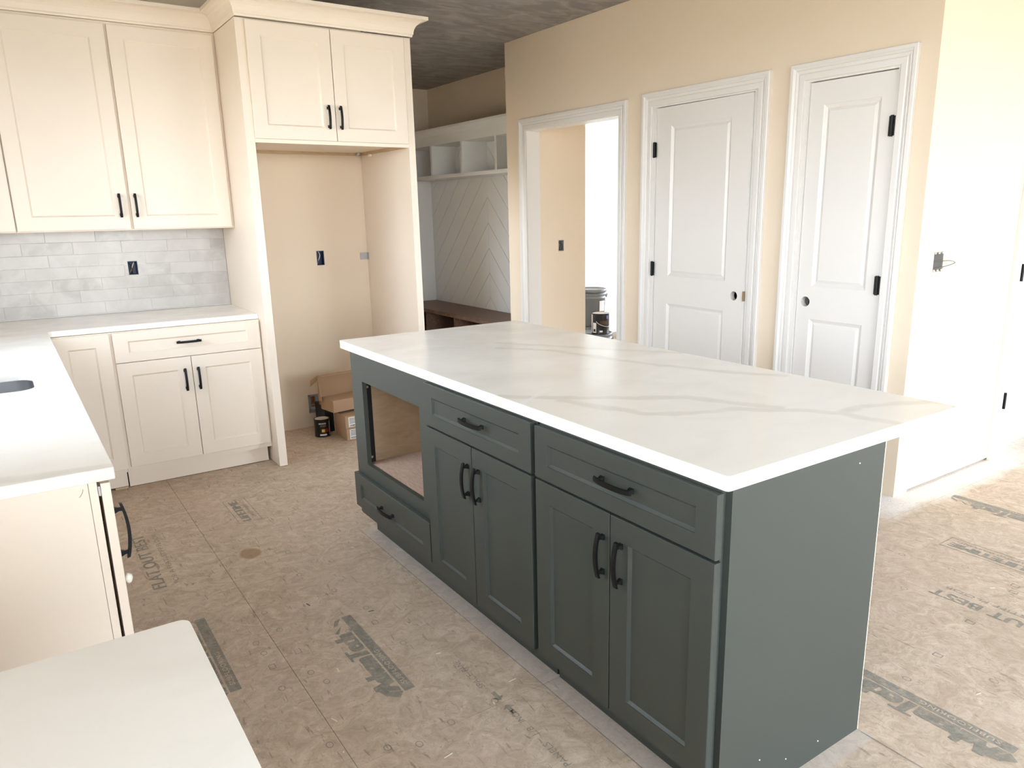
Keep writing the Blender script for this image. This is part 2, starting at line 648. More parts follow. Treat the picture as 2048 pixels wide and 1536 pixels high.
# arched bar pull; local: long axis Z, outwards -Y
def pull_mesh(L):
    bm = bmesh.new()
    nseg = 12
    hw = 0.0062
    rings = []
    for i in range(nseg + 1):
        t = i / nseg
        z = (t - 0.5) * L
        y = -(0.0185 + 0.0095 * (1 - (2 * t - 1) ** 2))
        sl = -0.0095 * (-4) * (2 * t - 1) / L          # slope dy/dz of the arch
        nv = Vector((0, -1, -sl)).normalized()
        th = 0.0072
        c = Vector((0, y, z))
        rings.append([bm.verts.new(c + Vector((sx * hw, 0, 0)) + nv * (sy * th * 0.5)) for sx, sy in ((-1, -1), (1, -1), (1, 1), (-1, 1))])
    for a, c in zip(rings, rings[1:]):
        for k in range(4):
            bm.faces.new((a[k], a[(k + 1) % 4], c[(k + 1) % 4], c[k]))
    bm.faces.new(rings[0][::-1])
    bm.faces.new(rings[-1])
    for s in (-1, 1):
        zc = s * (L * 0.5 - 0.014)
        prof = [(0.0, 0.0078), (0.004, 0.0072), (0.012, 0.0042), (0.017, 0.0042), (0.0215, 0.0052)]
        rg = [[bm.verts.new((sx * r * 0.85, -d, zc + sz * r)) for sx, sz in ((-1, -1), (1, -1), (1, 1), (-1, 1))] for d, r in prof]
        for a, c in zip(rg, rg[1:]):
            for k in range(4):
                bm.faces.new((a[k], a[(k + 1) % 4], c[(k + 1) % 4], c[k]))
        bm.faces.new(rg[0][::-1])
        bm.faces.new(rg[-1])
    bmesh.ops.recalc_face_normals(bm, faces=bm.faces[:])
    me = bpy.data.meshes.new('handle')
    bm.to_mesh(me)
    bm.free()
    me.materials.append(MAT['black_metal'])
    return me


PULL = pull_mesh(0.128)
PULL_L = pull_mesh(0.142)
ROT = {'-y': 0.0, '-x': -PI / 2, '+x': PI / 2, '+y': PI}


def handle(parent, facing, pos, vertical=True, me=None):
    rz = ROT[facing]
    if vertical:
        rot = (0, 0, rz)
    else:
        rot = (Matrix.Rotation(rz, 3, 'Z') @ Matrix.Rotation(PI / 2, 3, 'Y')).to_euler()
    return put_mesh('handle', me or PULL, pos, rot, parent)


def text_bm(s, width, height, bold=0.0, spacing=1.0, shear=0.0):
    """lettering as flat faces, local a to the right 0..width, b up 0..height"""
    cu = bpy.data.curves.new('lettering', 'FONT')
    cu.body = s
    cu.offset = bold
    cu.space_character = spacing
    cu.shear = shear
    cu.resolution_u = 3
    cu.fill_mode = 'FRONT'
    o = bpy.data.objects.new('lettering_tmp', cu)
    COL.objects.link(o)
    dg = bpy.context.evaluated_depsgraph_get()
    me = bpy.data.meshes.new_from_object(o.evaluated_get(dg))
    bm = bmesh.new()
    bm.from_mesh(me)
    bpy.data.objects.remove(o)
    bpy.data.meshes.remove(me)
    bpy.data.curves.remove(cu)
    if not bm.verts:
        return bm
    x0 = min(v.co.x for v in bm.verts)
    x1 = max(v.co.x for v in bm.verts)
    y0 = min(v.co.y for v in bm.verts)
    y1 = max(v.co.y for v in bm.verts)
    for v in bm.verts:
        v.co = Vector(((v.co.x - x0) / (x1 - x0) * width, (v.co.y - y0) / (y1 - y0) * height, 0))
    return bm


def quad(bm, pts):
    return bm.faces.new([bm.verts.new(q) for q in pts])


# ================================================================== SETTING
CEIL = 2.80
WX = 2.4316          # face of the pantry wall (looks towards -x)
WXY = -3.2357        # outer corner of the pantry wall / face of the side wall (looks towards -y)
XL = -1.70           # sink wall
XR = 7.2
YR = -8.0

# ---- floor: slab with joints, every sheet a part
fl = put('floor', bx(XL - .3, XR + .3, YR - .3, 5.2, -0.08, -0.022), 'slab_edge')
tag(fl, 'bare wood strand board subfloor with printed lettering and dark joints', 'floor', kind='structure')
SHEETS = {}
xj = [-1.844 - 1.244 * 0 + 1.244 * k for k in range(-1, 9)]
yst = {-1: -0.97, 0: -2.19, 1: -3.46, 2: -2.19, 3: -3.385, 4: -2.19, 5: -3.385, 6: -2.19, 7: -3.385}
for ci in range(len(xj) - 1):
    xa, xb = xj[ci], xj[ci + 1]
    xa, xb = max(xa, XL - .3), min(xb, XR + .3)
    if xb - xa < 0.05:
        continue
    k = ci - 1
    y0 = yst.get(k, -2.19) - 2.49 * 4
    while y0 < 5.2:
        ya, yb = max(y0, YR - .3), min(y0 + 2.49, 5.2)
        if yb - ya > 0.05:
            g = 0.0008
            s = put('subfloor_sheet', bx(xa + g, xb - g, ya + g, yb - g, -0.022, 0.0), 'strand_board', fl)
            SHEETS[(k, round((y0 - yst.get(k, -2.19)) / 2.49))] = (s, xa, xb, ya, yb)
        y0 += 2.49


def sheet_at(x, y):
    for s, xa, xb, ya, yb in SHEETS.values():
        if xa <= x <= xb and ya <= y <= yb:
            return s
    return fl


FZ = 0.0007


def floor_text(s, x_base, y0, y1, h, mat='floor_ink', name='printed_lettering', bold=0.0, z=FZ, spacing=1.0, shear=0.0, layers=1, step=0.003):
    """reads along +y, tops of the letters towards -x; x_base is the foot of the letters"""
    bm = bmesh.new()
    for q in range(layers):
        b2 = text_bm(s, abs(y1 - y0), h, 0.0, spacing, shear)
        xform(b2, (x_base, y0 + (q - (layers - 1) / 2) * step, z + q * .00008), (0, 1, 0), (-1, 0, 0), (0, 0, 1))
        tmp = bpy.data.meshes.new('tmp')
        b2.to_mesh(tmp)
        b2.free()
        bm.from_mesh(tmp)
        bpy.data.meshes.remove(tmp)
    return put(name, bm, mat, sheet_at(x_base - h / 2, (y0 + y1) / 2))


def floor_poly(polys, mat='floor_ink', name='printed_mark', z=FZ):
    bm = bmesh.new()
    for pl in polys:
        quad(bm, [(a, c, z) for a, c in pl])
    xs = [a for pl in polys for a, c in pl]
    ys = [c for pl in polys for a, c in pl]
    return put(name, bm, mat, sheet_at(sum(xs) / len(xs), sum(ys) / len(ys)))


def frame_polys(x0, x1, y0, y1, w):
    return [[(x0, y0), (x1, y0), (x1, y0 + w), (x0, y0 + w)], [(x0, y1 - w), (x1, y1 - w), (x1, y1), (x0, y1)],
            [(x0, y0), (x0 + w, y0), (x0 + w, y1), (x0, y1)], [(x1 - w, y0), (x1, y0), (x1, y1), (x1 - w, y1)]]


def ring_polys(cx, cy, r, w, n=14, sq=1.0):
    out = []
    for i in range(n):
        a, c = 2 * PI * i / n, 2 * PI * (i + 1) / n
        out.append([(cx + r * math.cos(a), cy + sq * r * math.sin(a)), (cx + r * math.cos(c), cy + sq * r * math.sin(c)),
                    (cx + (r - w) * math.cos(c), cy + sq * (r - w) * math.sin(c)), (cx + (r - w) * math.cos(a), cy + sq * (r - w) * math.sin(a))])
    return out


def logo(xb, y0, y1, visible=True):
    """grey band with small lettering left out of the ink, and the big word beside it (towards -x)"""
    floor_poly([[(xb, y0), (xb + 0.036, y0), (xb + 0.036, y1), (xb, y1)]], name='printed_band')
    bm = text_bm('SUBFLOORING', (y1 - y0) * 0.42, 0.017, 0.01, 1.1)
    xform(bm, (xb + 0.026, y0 + (y1 - y0) * 0.07, FZ * 2), (0, 1, 0), (-1, 0, 0), (0, 0, 1))
    put('printed_lettering', bm, 'strand_board', sheet_at(xb, (y0 + y1) / 2))
    if visible:
        floor_text('AdvanTech', xb - 0.006, y0 + 0.02, y1 - 0.125, 0.072, spacing=0.95, shear=0.12, layers=5, step=0.0045)
        floor_poly(ring_polys(xb - 0.014, y1 - 0.105, 0.010, 0.003), name='printed_mark')
        # worn swoosh at the foot and roof strokes at the far end
        for q, zz in (([(xb - 0.072, y0 + 0.050), (xb - 0.050, y0 + 0.052), (xb - 0.040, y0 + 0.020), (xb - 0.058, y0 + 0.005)], 1.3),
                      ([(xb - 0.058, y0 + 0.010), (xb - 0.036, y0 + 0.022), (xb - 0.004, y0 + 0.004), (xb - 0.026, y0 - 0.024)], 1.45),
                      ([(xb - 0.030, y1 - 0.012), (xb - 0.006, y1 - 0.004), (xb - 0.030, y1 - 0.045), (xb - 0.05, y1 - 0.055)], 1.0),
                      ([(xb - 0.040, y1 - 0.075), (xb - 0.022, y1 - 0.06), (xb - 0.05, y1 - 0.11), (xb - 0.06, y1 - 0.1)], 1.0)):
            floor_poly([q], name='printed_mark', z=FZ * zz)


def slogan(xt, y0, y1):
    floor_text('FLAT OUT BEST', xt + 0.052, y0, y1, 0.052, spacing=1.05, layers=3, step=0.003)
    floor_text('FOR A FLAT, STIFF FLOOR', xt + 0.108, y0 + 0.01, y1 - 0.015, 0.024, 'floor_ink_faint')


def warranty(x0, x1, y0, y1):
    floor_poly(frame_polys(x0, x1, y0, y1, 0.0035), 'floor_ink_faint', 'printed_frame')
    floor_text('LIFETIME', x0 + (x1 - x0) * 0.56, y0 + 0.02, y1 - 0.03, (x1 - x0) * 0.36, layers=4, step=0.004)
    floor_text('LIMITED WARRANTY', x0 + (x1 - x0) * 0.85, y0 + 0.05, y1 - 0.03, (x1 - x0) * 0.16, 'floor_ink_faint')


logo(-0.345, -3.228, -2.672)
logo(-0.801, -2.905, -2.36)
logo(0.895, -4.49, -3.93)
logo(2.68, -3.95, -3.41)
slogan(-0.886, -2.003, -1.372)
slogan(1.60, -4.50, -3.872)
warranty(-0.423, -0.311, -1.514, -1.155)
warranty(2.06, 2.18, -4.03, -3.67)
floor_text('PANELS', -0.115, -3.80, -3.69, 0.022, 'floor_ink_faint')
floor_text('1/8', -0.115, -3.645, -3.605, 0.022, 'floor_ink_faint')
floor_text('INCH', -0.115, -3.575, -3.51, 0.022, 'floor_ink_faint')
floor_text('SPACE', -0.125, -3.36, -3.27, 0.022, 'floor_ink_faint')
floor_text('PANE', -0.125, -3.25, -3.18, 0.022, 'floor_ink_faint')
for ya, s in ((-3.495, 1), (-3.43, -1)):
    floor_poly([[(-0.130, ya), (-0.116, ya), (-0.116, ya - .03 * s), (-0.130, ya - .03 * s)],
                [(-0.142, ya), (-0.104, ya), (-0.122, ya + .018 * s), (-0.124, ya + .018 * s)]], 'floor_ink_faint')
# nail guide marks beside the joints
mk = [(-0.56, -2.62, 0), (-0.655, -2.66, 0), (-0.65, -2.74, 0), (-0.555, -2.95, 0), (-0.53, -3.03, 0), (-0.66, -2.98, 0), (-0.57, -2.46, 0),
      (-0.63, -3.33, 0), (-0.50, -3.44, 0), (-0.42, -3.48, 0), (-0.30, -3.45, 0), (-0.14, -3.44, 0), (-0.24, -2.66, 0), (-0.23, -2.97, 0),
      (-0.29, -2.45, 0), (-0.36, -2.23, 0), (1.86, -3.83, 0), (1.93, -3.85, 0), (1.83, -3.63, 0), (1.55, -3.80, 0), (1.20, -4.30, 0), (1.31, -4.38, 0), (0.99, -4.13, 0)]
for x, y, _s in mk:
    floor_poly(ring_polys(x, y, 0.011, 0.0026, 12, 1.35), 'floor_ink_faint')
for x, y in ((-0.55, -2.80), (-0.65, -2.84), (-0.255, -2.78), (-0.33, -1.98), (1.50, -4.08), (1.92, -4.05), (1.86, -4.07), (1.20, -4.12), (-0.60 + .05, -1.50)):
    floor_poly(frame_polys(x - .011, x + .011, y - .015, y + .015, 0.0028), 'floor_ink_faint')
# chalk line round the island
floor_poly([[(0.028, -4.20), (0.032, -4.20), (0.030, -1.94), (0.027, -1.94)]], 'floor_ink_faint', 'chalk_line')
floor_poly([[(0.64, -4.40), (0.643, -4.40), (0.643, -4.19), (0.64, -4.19)]], 'floor_ink_faint', 'chalk_line')
# wood shavings and specks lying about
for i in range(26):
    x, y = random.choice([(random.uniform(-.9, 0.0), random.uniform(-3.7, -1.6)), (random.uniform(0.9, 2.4), random.uniform(-4.6, -3.4))])
    a = random.uniform(0, PI)
    l, w = random.uniform(.004, .016), random.uniform(.001, .0025)
    c_, s_ = math.cos(a), math.sin(a)
    bm = bx(-l, l, -w, w, 0, 0.0012)
    for v in bm.verts:
        v.co = Vector((x + v.co.x * c_ - v.co.y * s_, y + v.co.x * s_ + v.co.y * c_, v.co.z + 0.0003))
    put('wood_chip', bm, random.choice(['raw_edge', 'raw_edge', 'wire_dark']), sheet_at(x, y))

# ---- ceiling
ce = put('ceiling', bx(XL - .3, XR + .3, YR - .3, 5.2, CEIL, CEIL + .15), 'ceiling_paint')
tag(ce, 'unpainted drywall ceiling with brushed texture, dim grey brown', 'ceiling', kind='structure')


def wall(name, plane, a0, a1, b0, b1, c0, c1, holes, mat, label):
    """plane 'xz': a = x, extruded c0..c1 in y; 'yz': a = y, extruded in x"""
    o = put(name, prism(rect(a0, a1, b0, b1), [rect(*h) for h in holes], c0, c1, plane), mat)
    tag(o, label, 'wall', kind='structure')
    return o


BOX_BS = (-0.567, -0.515, 1.137, 1.218)      # box in the backsplash
BOX_FR = (0.597, 0.650, 1.132, 1.230)        # box in the fridge recess
BOX_WA = (0.452, 0.540, 0.106, 0.228)        # water line box near the floor
wb = wall('wall_back', 'xz', XL - .3, 1.03, 0, CEIL, 0.0, 0.13, [BOX_BS, BOX_FR, BOX_WA], 'beige_wall',
          'beige painted back wall behind the cabinets and the fridge recess')
wlft = wall('wall_left', 'yz', YR, 0.13, 0, CEIL, XL - .13, XL, [(-2.95, -1.05, 1.10, 2.25), (-7.9, -4.9, 0.5, 2.65)], 'beige_wall',
            'beige wall behind the sink counter with the window over the sink')
# pantry wall with the cased opening and two door openings
DO = (-1.055, 0.115, 0.0, 2.118)
D1 = (-2.243, -1.350, 0.0, 2.135)
D2 = (-3.079, -2.510, 0.0, 2.135)
wr = put('wall_right', prism([(WXY, 0.0), (D2[0], 0.0), (D2[0], D2[3]), (D2[1], D2[3]), (D2[1], 0.0), (D1[0], 0.0), (D1[0], D1[3]),
                              (D1[1], D1[3]), (D1[1], 0.0), (DO[0], 0.0), (DO[0], 2.118), (DO[1], 2.118), (DO[1], 0.0), (0.391, 0.0),
                              (0.391, CEIL), (WXY, CEIL)], [], WX, WX + .125, 'yz'), 'beige_wall')
tag(wr, 'beige wall with the cased opening and the two white panel doors', 'wall', kind='structure')
D3 = (3.515, 4.345, 0.0, 2.118)
BOX_SW = (2.574, 2.668, 1.152, 1.250)
ws = put('wall_side', prism([(WX + .125, 0.014), (D3[0], 0.014), (D3[0], D3[3]), (D3[1], D3[3]), (D3[1], 0.014), (XR, 0.014), (XR, CEIL), (WX + .125, CEIL)],
                            [rect(*BOX_SW)], WXY, WXY + .125, 'xz'), 'beige_wall')
tag(ws, 'brightly lit cream side wall at the far right of the picture', 'wall', kind='structure')
wc = wall('wall_closet', 'yz', WXY + .125, -1.18, 0, CEIL, 3.10, 3.2, [], 'shade_black', 'closet back wall behind the panel doors, coloured black to stand for shade')  # darkness of the closed closets is painted into the wall colour
wall('wall_partition', 'xz', WX + .125, 3.1, 0, CEIL, -2.42, -2.33, [], 'shade_black', 'partition between the two closets, coloured black to stand for shade')
wall('wall_laundry_right', 'xz', WX + .125, 5.4, 0, CEIL, -1.28, -1.18, [], 'beige_wall', 'beige wall on the near side of the room beyond the opening')
BOX_LA = (2.757, 2.815, 1.134, 1.226)
wl_ = wall('wall_laundry_left', 'xz', WX + .125, 3.052, 0, CEIL, 0.115, 0.391, [BOX_LA], 'beige_wall', 'short beige wall seen through the cased opening')
wall('wall_laundry_end', 'yz', -1.28, 1.6, 0, CEIL, 5.4, 5.5, [(-1.0, 1.3, 0.4, 2.5)], 'beige_wall', 'beige end wall of the room beyond the cased opening')
wall('wall_laundry_back', 'xz', 3.05, 5.5, 0, CEIL, 1.5, 1.6, [(3.62, 5.2, 0.02, 2.76)], 'beige_wall', 'beige wall around the bright glass door beyond the opening')
wmr = wall('wall_mudroom_right', 'yz', 0.391, 3.0, 0, CEIL, 3.0, 3.05, [], 'beige_wall', 'beige wall above and behind the mudroom lockers')
wmb = wall('wall_mudroom_back', 'xz', 0.9, 3.05, 0, CEIL, 2.885, 3.0, [], 'beige_wall', 'beige end wall of the mudroom passage')
wall('wall_mudroom_left', 'yz', 0.13, 3.0, 0, CEIL, 0.9, 1.03, [(0.42, 1.22, 0.5, 1.85)], 'beige_wall', 'beige wall of the mudroom passage behind the fridge recess')
wall('wall_rear', 'xz', XL - .13, XR + .13, 0, CEIL, YR - .13, YR, [(-1.5, 1.3, 0.25, 2.6), (3.3, 6.4, 0.05, 2.6)], 'beige_wall',
     'beige rear wall behind the camera with large windows')
wall('wall_outer', 'yz', YR, WXY, 0, CEIL, XR, XR + .13, [(-7.6, -4.6, 0.4, 2.5)], 'beige_wall', 'beige outer wall at the far right end of the room')
gr = put('ground', bx(-40, 50, -50, 45, -0.5, -0.3), 'outdoor_ground')
tag(gr, 'bare tan earth outside the windows', 'ground', kind='structure')


def window(name, axis, plane, a0, a1, b0, b1, mull, label, glass='window_glass'):
    root = thing(name, (plane, (a0 + a1) / 2, b0) if axis == 'x' else ((a0 + a1) / 2, plane, b0), label, 'window', kind='structure')
    bars = [(a0, a0 + .05, b0, b1), (a1 - .05, a1, b0, b1), (a0 + .05, a1 - .05, b0, b0 + .05), (a0 + .05, a1 - .05, b1 - .05, b1)]
    for i in range(1, mull):
        c = a0 + (a1 - a0) * i / mull
        bars.append((c - .03, c + .03, b0 + .05, b1 - .05))
    for q in bars:
        bm = bx(plane - .03, plane + .03, q[0], q[1], q[2], q[3]) if axis == 'x' else bx(q[0], q[1], plane - .03, plane + .03, q[2], q[3])
        put('window_frame', bm, 'trim_white', root)
    bm = bx(plane - .004, plane + .004, a0 + .04, a1 - .04, b0 + .04, b1 - .04) if axis == 'x' else bx(a0 + .04, a1 - .04, plane - .004, plane + .004, b0 + .04, b1 - .04)
    put('pane', bm, glass, root)
    return root


window('window_1', 'x', XL - .065, -2.95, -1.05, 1.10, 2.25, 2, 'white framed window over the sink counter')
window('window_2', 'y', YR - .065, -1.5, 1.3, 0.25, 2.6, 3, 'three part white window in the rear wall')
window('window_3', 'y', YR - .065, 3.3, 6.4, 0.05, 2.6, 3, 'wide white glass door in the rear wall')
window('window_4', 'y', 1.55, 3.62, 5.2, 0.02, 2.76, 1, 'blown out white frosted glass wall beyond the cased opening', 'frosted_glass')
window('window_5', 'x', XL - .065, -7.9, -4.9, 0.5, 2.65, 3, 'white framed window in the left wall behind the camera')
window('window_6', 'x', XR + .065, -7.6, -4.6, 0.4, 2.5, 3, 'white framed window in the outer wall')
window('added_window_7', 'x', 5.45, -1.0, 1.3, 0.4, 2.5, 3, 'unseen window added to light the room beyond the opening')  # out-of-view opening added to brighten the short laundry wall
window('added_window_8', 'x', 0.965, 0.42, 1.22, 0.5, 1.85, 1, 'unseen window added to light the mudroom passage')  # out-of-view opening added to brighten the lockers and planks
portal('portal_end', (5.54, 0.15, 1.45), (-1, 0, 0), 2.3, 2.1)
portal('portal_mudroom', (0.86, 0.82, 1.175), (1, 0, 0), 0.8, 1.35)
portal('portal_sink', (XL - .14, -2.0, 1.675), (1, 0, 0), 1.9, 1.15)
portal('portal_rear_a', (-0.1, YR - .14, 1.425), (0, 1, 0), 2.8, 2.35)
portal('portal_rear_b', (4.85, YR - .14, 1.325), (0, 1, 0), 3.1, 2.55)
portal('portal_laundry', (4.41, 1.62, 1.39), (0, -1, 0), 1.58, 2.74)
portal('portal_left', (XL - .14, -6.4, 1.575), (1, 0, 0), 3.0, 2.15)
portal('portal_outer', (XR + .14, -6.1, 1.45), (-1, 0, 0), 3.0, 2.1)

# ---- backsplash tiles, each its own part of the back wall
TZ0, TP, TL = 0.9215, 0.0697, 0.2505
bm = prism(rect(XL, -0.001, 0.915, 1.406), [rect(*BOX_BS)], -0.0098, -0.0002, 'xz')
put('grout', bm, 'grout', wb)
for r in range(7):
    off = -0.216 if r % 2 == 0 else -0.0865
    z0 = TZ0 + TP * r
    z1 = min(z0 + TP, 1.405)
    k = 2
    while True:
        xr = off + TL * k
        xl = xr - TL
        k -= 1
        if xr < XL:
            break
        a, c = max(xl, XL) + .0009, min(xr, -0.003) - .0009
        if c - a < 0.012:
            continue
        zz0, zz1 = z0 + .0009, z1 - .0009
        bm = bmesh.new()
        y0, y1 = -0.0112 + random.uniform(-.0005, .0005), -0.006
        hx0, hx1, hz0, hz1 = BOX_BS
        if a < hx1 and c > hx0 and zz0 < hz1 and zz1 > hz0:
            for q in ((a, hx0, zz0, zz1), (hx1, c, zz0, zz1), (max(a, hx0), min(c, hx1), zz0, hz0), (max(a, hx0), min(c, hx1), hz1, zz1)):
                if q[1] - q[0] > .002 and q[3] - q[2] > .002:
                    box(bm, q[0], q[1], y0, y1, q[2], q[3])
        else:
            box(bm, a, c, y0, y1, zz0, zz1, 0.0007)
        put('tile', bm, 'tile_glaze', wb)

# ---- casings
CAS = [(0.0, 0.0), (0.0, 0.011), (0.004, 0.013), (0.030, 0.014), (0.036, 0.010), (0.040, 0.012), (0.050, 0.016), (0.054, 0.013), (0.060, 0.018), (0.066, 0.024), (0.082, 0.024), (0.085, 0.020), (0.085, 0.0)]


def casing(facing, plane, s0, s1, zt, w=1.0, z0=0.0):
    """mitred three sided casing; s0<s1 inner edges, zt inner top"""
    bm = bmesh.new()
    d = -1
    loops = []
    for u, t in CAS:
        u *= w
        pts = [(s0 - u, z0), (s0 - u, zt + u), (s1 + u, zt + u), (s1 + u, z0)]
        loops.append([bm.verts.new((plane + d * t, a, bb) if facing == '-x' else (a, plane + d * t, bb)) for a, bb in pts])
    for a, c in zip(loops, loops[1:]):
        for i in range(3):
            bm.faces.new((a[i], a[i + 1], c[i + 1], c[i]))
    for i in (0, 3):
        bm.faces.new([lp[i] for lp in loops])
    return bm


tr1 = put('trim_1', casing('-x', WX, -1.040, 0.103, 2.105), 'trim_white')
tag(tr1, 'white moulded casing around the open doorway', 'trim', kind='structure')
bm = bmesh.new()
box(bm, WX - .001, WX + .128, 0.098, 0.1145, 0.0, 2.112)
box(bm, WX - .001, WX + .128, -1.0545, -1.036, 0.0, 2.112)
box(bm, WX - .001, WX + .128, -1.0545, 0.1145, 2.1, 2.1175)
put('jamb', bm, 'trim_white', tr1)


def molded_door(name, w, h, t, panels, hinge_left, root, hole, hinge, ang, facing='-x'):
    """moulded two panel slab; local a from hinge side 0..w, b 0..h, c outwards 0..t"""
    bm = bmesh.new()
    xs = sorted({0.0, w} | {q for pnl in panels for q in pnl[:2]})
    zs = sorted({0.0, h} | {q for pnl in panels for q in pnl[2:]} | {hole[1] - .09, hole[1] + .09})
    V = {}

    def vv(a, bb, c):
        key = (round(a, 5), round(bb, 5), round(c, 5))
        if key not in V:
            V[key] = bm.verts.new((a, bb, c))
        return V[key]
    for i in range(len(xs) - 1):
        for j in range(len(zs) - 1):
            a0, a1, b0, b1 = xs[i], xs[i + 1], zs[j], zs[j + 1]
            inside = any(a0 >= q[0] - 1e-6 and a1 <= q[1] + 1e-6 and b0 >= q[2] - 1e-6 and b1 <= q[3] + 1e-6 for q in panels)
            if not inside:
                bm.faces.new((vv(a0, b0, t), vv(a1, b0, t), vv(a1, b1, t), vv(a0, b1, t)))
    for a0, a1, b0, b1 in panels:
        prof = [(0, 0), (0.002, -0.002), (0.019, -0.0115), (0.035, -0.0045), (0.039, -0.0045)]
        prev = None
        for u, dz in prof:
            rg = [bm.verts.new(q) if u else None for q in ((a0 + u, b0 + u, t + dz), (a1 - u, b0 + u, t + dz), (a1 - u, b1 - u, t + dz), (a0 + u, b1 - u, t + dz))]
            if u == 0:
                rg = [vv(a0, b0, t), vv(a1, b0, t), vv(a1, b1, t), vv(a0, b1, t)]
            if prev:
                for k in range(4):
                    bm.faces.new((prev[k], prev[(k + 1) % 4], rg[(k + 1) % 4], rg[k]))
            prev = rg
        bm.faces.new(prev)
    # sides and back
    bk = [bm.verts.new(q) for q in ((0, 0, 0), (w, 0, 0), (w, h, 0), (0, h, 0))]
    bm.faces.new(bk[::-1])
    per = {'l': [vv(0, z, t) for z in zs], 'r': [vv(w, z, t) for z in zs], 'b': [vv(x, 0, t) for x in xs], 't': [vv(x, h, t) for x in xs]}
    bm.faces.new([bk[0], bk[3]] + per['l'][::-1])
    bm.faces.new([bk[1], bk[2]] + per['r'][::-1])
    bm.faces.new([bk[0], bk[1]] + per['b'][::-1])
    bm.faces.new([bk[3], bk[2]] + per['t'][::-1])
    u, v, n = [Vector(q) for q in FRONTS[facing]]
    if not hinge_left:
        for q in bm.verts:
            q.co.x -= w
    else:
        pass
    for q in bm.verts:
        a, bb, c = q.co
        q.co = u * a + v * bb + n * (c - t)
    bmesh.ops.recalc_face_normals(bm, faces=bm.faces[:])
    me = bpy.data.meshes.new(name)
    bm.to_mesh(me)
    bm.free()
    me.materials.append(MAT['trim_white'])
    o = bpy.data.objects.new(name, me)
    COL.objects.link(o)
    o.parent = root
    o.location = Vector(hinge) - org(root)
    ORG[o.name] = Vector(hinge)
    o.rotation_euler = (0, 0, ang)
    if hole[0] is not None:
        cb = bmesh.new()
        hp = u * (hole[0] if hinge_left else hole[0] - w) + v * hole[1]
        cyl(cb, hp + n * .05, hp - n * .1, 0.0275, n=28)
        cm = bpy.data.meshes.new('bore')
        bmesh.ops.recalc_face_normals(cb, faces=cb.faces[:])
        cb.to_mesh(cm)
        cb.free()
        co = bpy.data.objects.new('bore', cm)
        COL.objects.link(co)
        md = o.modifiers.new('bore', 'BOOLEAN')
        md.operation = 'DIFFERENCE'
        md.object = co
        md.solver = 'EXACT'
        for ob in (o,):
            ob.rotation_euler = (0, 0, 0)
        keep_loc, keep_par = o.location.copy(), o.parent
        o.parent = None
        o.location = (0, 0, 0)
        bpy.context.view_layer.update()
        dg = bpy.context.evaluated_depsgraph_get()
        nm = bpy.data.meshes.new_from_object(o.evaluated_get(dg))
        o.modifiers.clear()
        o.data = nm
        if not nm.materials:
            nm.materials.append(MAT['trim_white'])
        bpy.data.objects.remove(co)
        o.parent = keep_par
        o.location = keep_loc
        o.rotation_euler = (0, 0, ang)
    return o


def hinge_part(root, x, y, z, facing):
    bm = bmesh.new()
    cyl(bm, (x, y, z - .049), (x, y, z + .049), 0.0078, n=14)
    if facing == '-x':
        box(bm, x + .002, x + .006, y - .016, y + .016, z - .046, z + .046)
    else:
        box(bm, x - .016, x + .016, y + .002, y + .006, z - .046, z + .046)
    return put('hinge', bm, 'black_metal', root, label='black hinge')


def door_set(name, label, s0, s1, c0, c1, slab0, slab1, hinge_on_high, ang, panels, hole):
    """on wall_right; s = y. c0,c1 casing inner edges; slab y range"""
    root = thing(name, (WX, (s0 + s1) / 2, 0), label, 'door', kind='structure')
    put('casing', casing('-x', WX, c0, c1, 2.120), 'trim_white', root)
    bm = bmesh.new()
    box(bm, WX - .001, WX + .124, slab1 + .003, s1 - .001, 0, 2.134)
    box(bm, WX - .001, WX + .124, s0 + .001, slab0 - .003, 0, 2.134)
    box(bm, WX - .001, WX + .124, slab0 - .003, slab1 + .003, 2.110, 2.134)
    put('jamb', bm, 'trim_white', root)
    bm = bmesh.new()
    box(bm, WX + .050, WX + .062, slab1 - .012, slab1 + .003, 0, 2.110)
    box(bm, WX + .050, WX + .062, slab0 - .003, slab0 + .012, 0, 2.110)
    box(bm, WX + .050, WX + .062, slab0 + .012, slab1 - .012, 2.09, 2.110)
    put('door_stop', bm, 'trim_white', root)
    w, h = slab1 - slab0, 2.094
    zf = 0.012
    hy = slab1 if hinge_on_high else slab0
    slab = molded_door('door_panel', w, h, 0.035, [(q[0] - slab0, q[1] - slab0, q[2] - zf, q[3] - zf) if not hinge_on_high else
                                                    (slab1 - q[1], slab1 - q[0], q[2] - zf, q[3] - zf) for q in panels],
                       hinge_on_high, root, hole, (WX + .012, hy, zf), ang)
    for z in (1.85, 1.083, 0.32):
        hinge_part(root, WX - .004, hy + .007, z, '-x')
    return root, slab


R_ = math.radians
d1, s1_ = door_set('door_1', 'wider white two panel door standing slightly ajar with a bare knob hole', D1[0], D1[1], -2.223, -1.369,
                   -2.196, -1.400, True, R_(-2.0), [(-2.045, -1.533, 1.042, 1.990), (-2.040, -1.528, 0.23, 0.858)], (0.722, 0.945))
put('latch_plate', bx(WX - .023, WX + .004, -2.1975, -2.1945, 0.93, 0.99), 'brass', d1, label='brass latch plate')
d2, s2_ = door_set('door_2', 'narrow white two panel door beside the wall corner, closed', D2[0], D2[1], -3.059, -2.530,
                   -3.043, -2.556, False, 0.0, [(-2.957, -2.635, 1.050, 1.992), (-2.957, -2.635, 0.23, 0.870)], (0.055, 0.952))
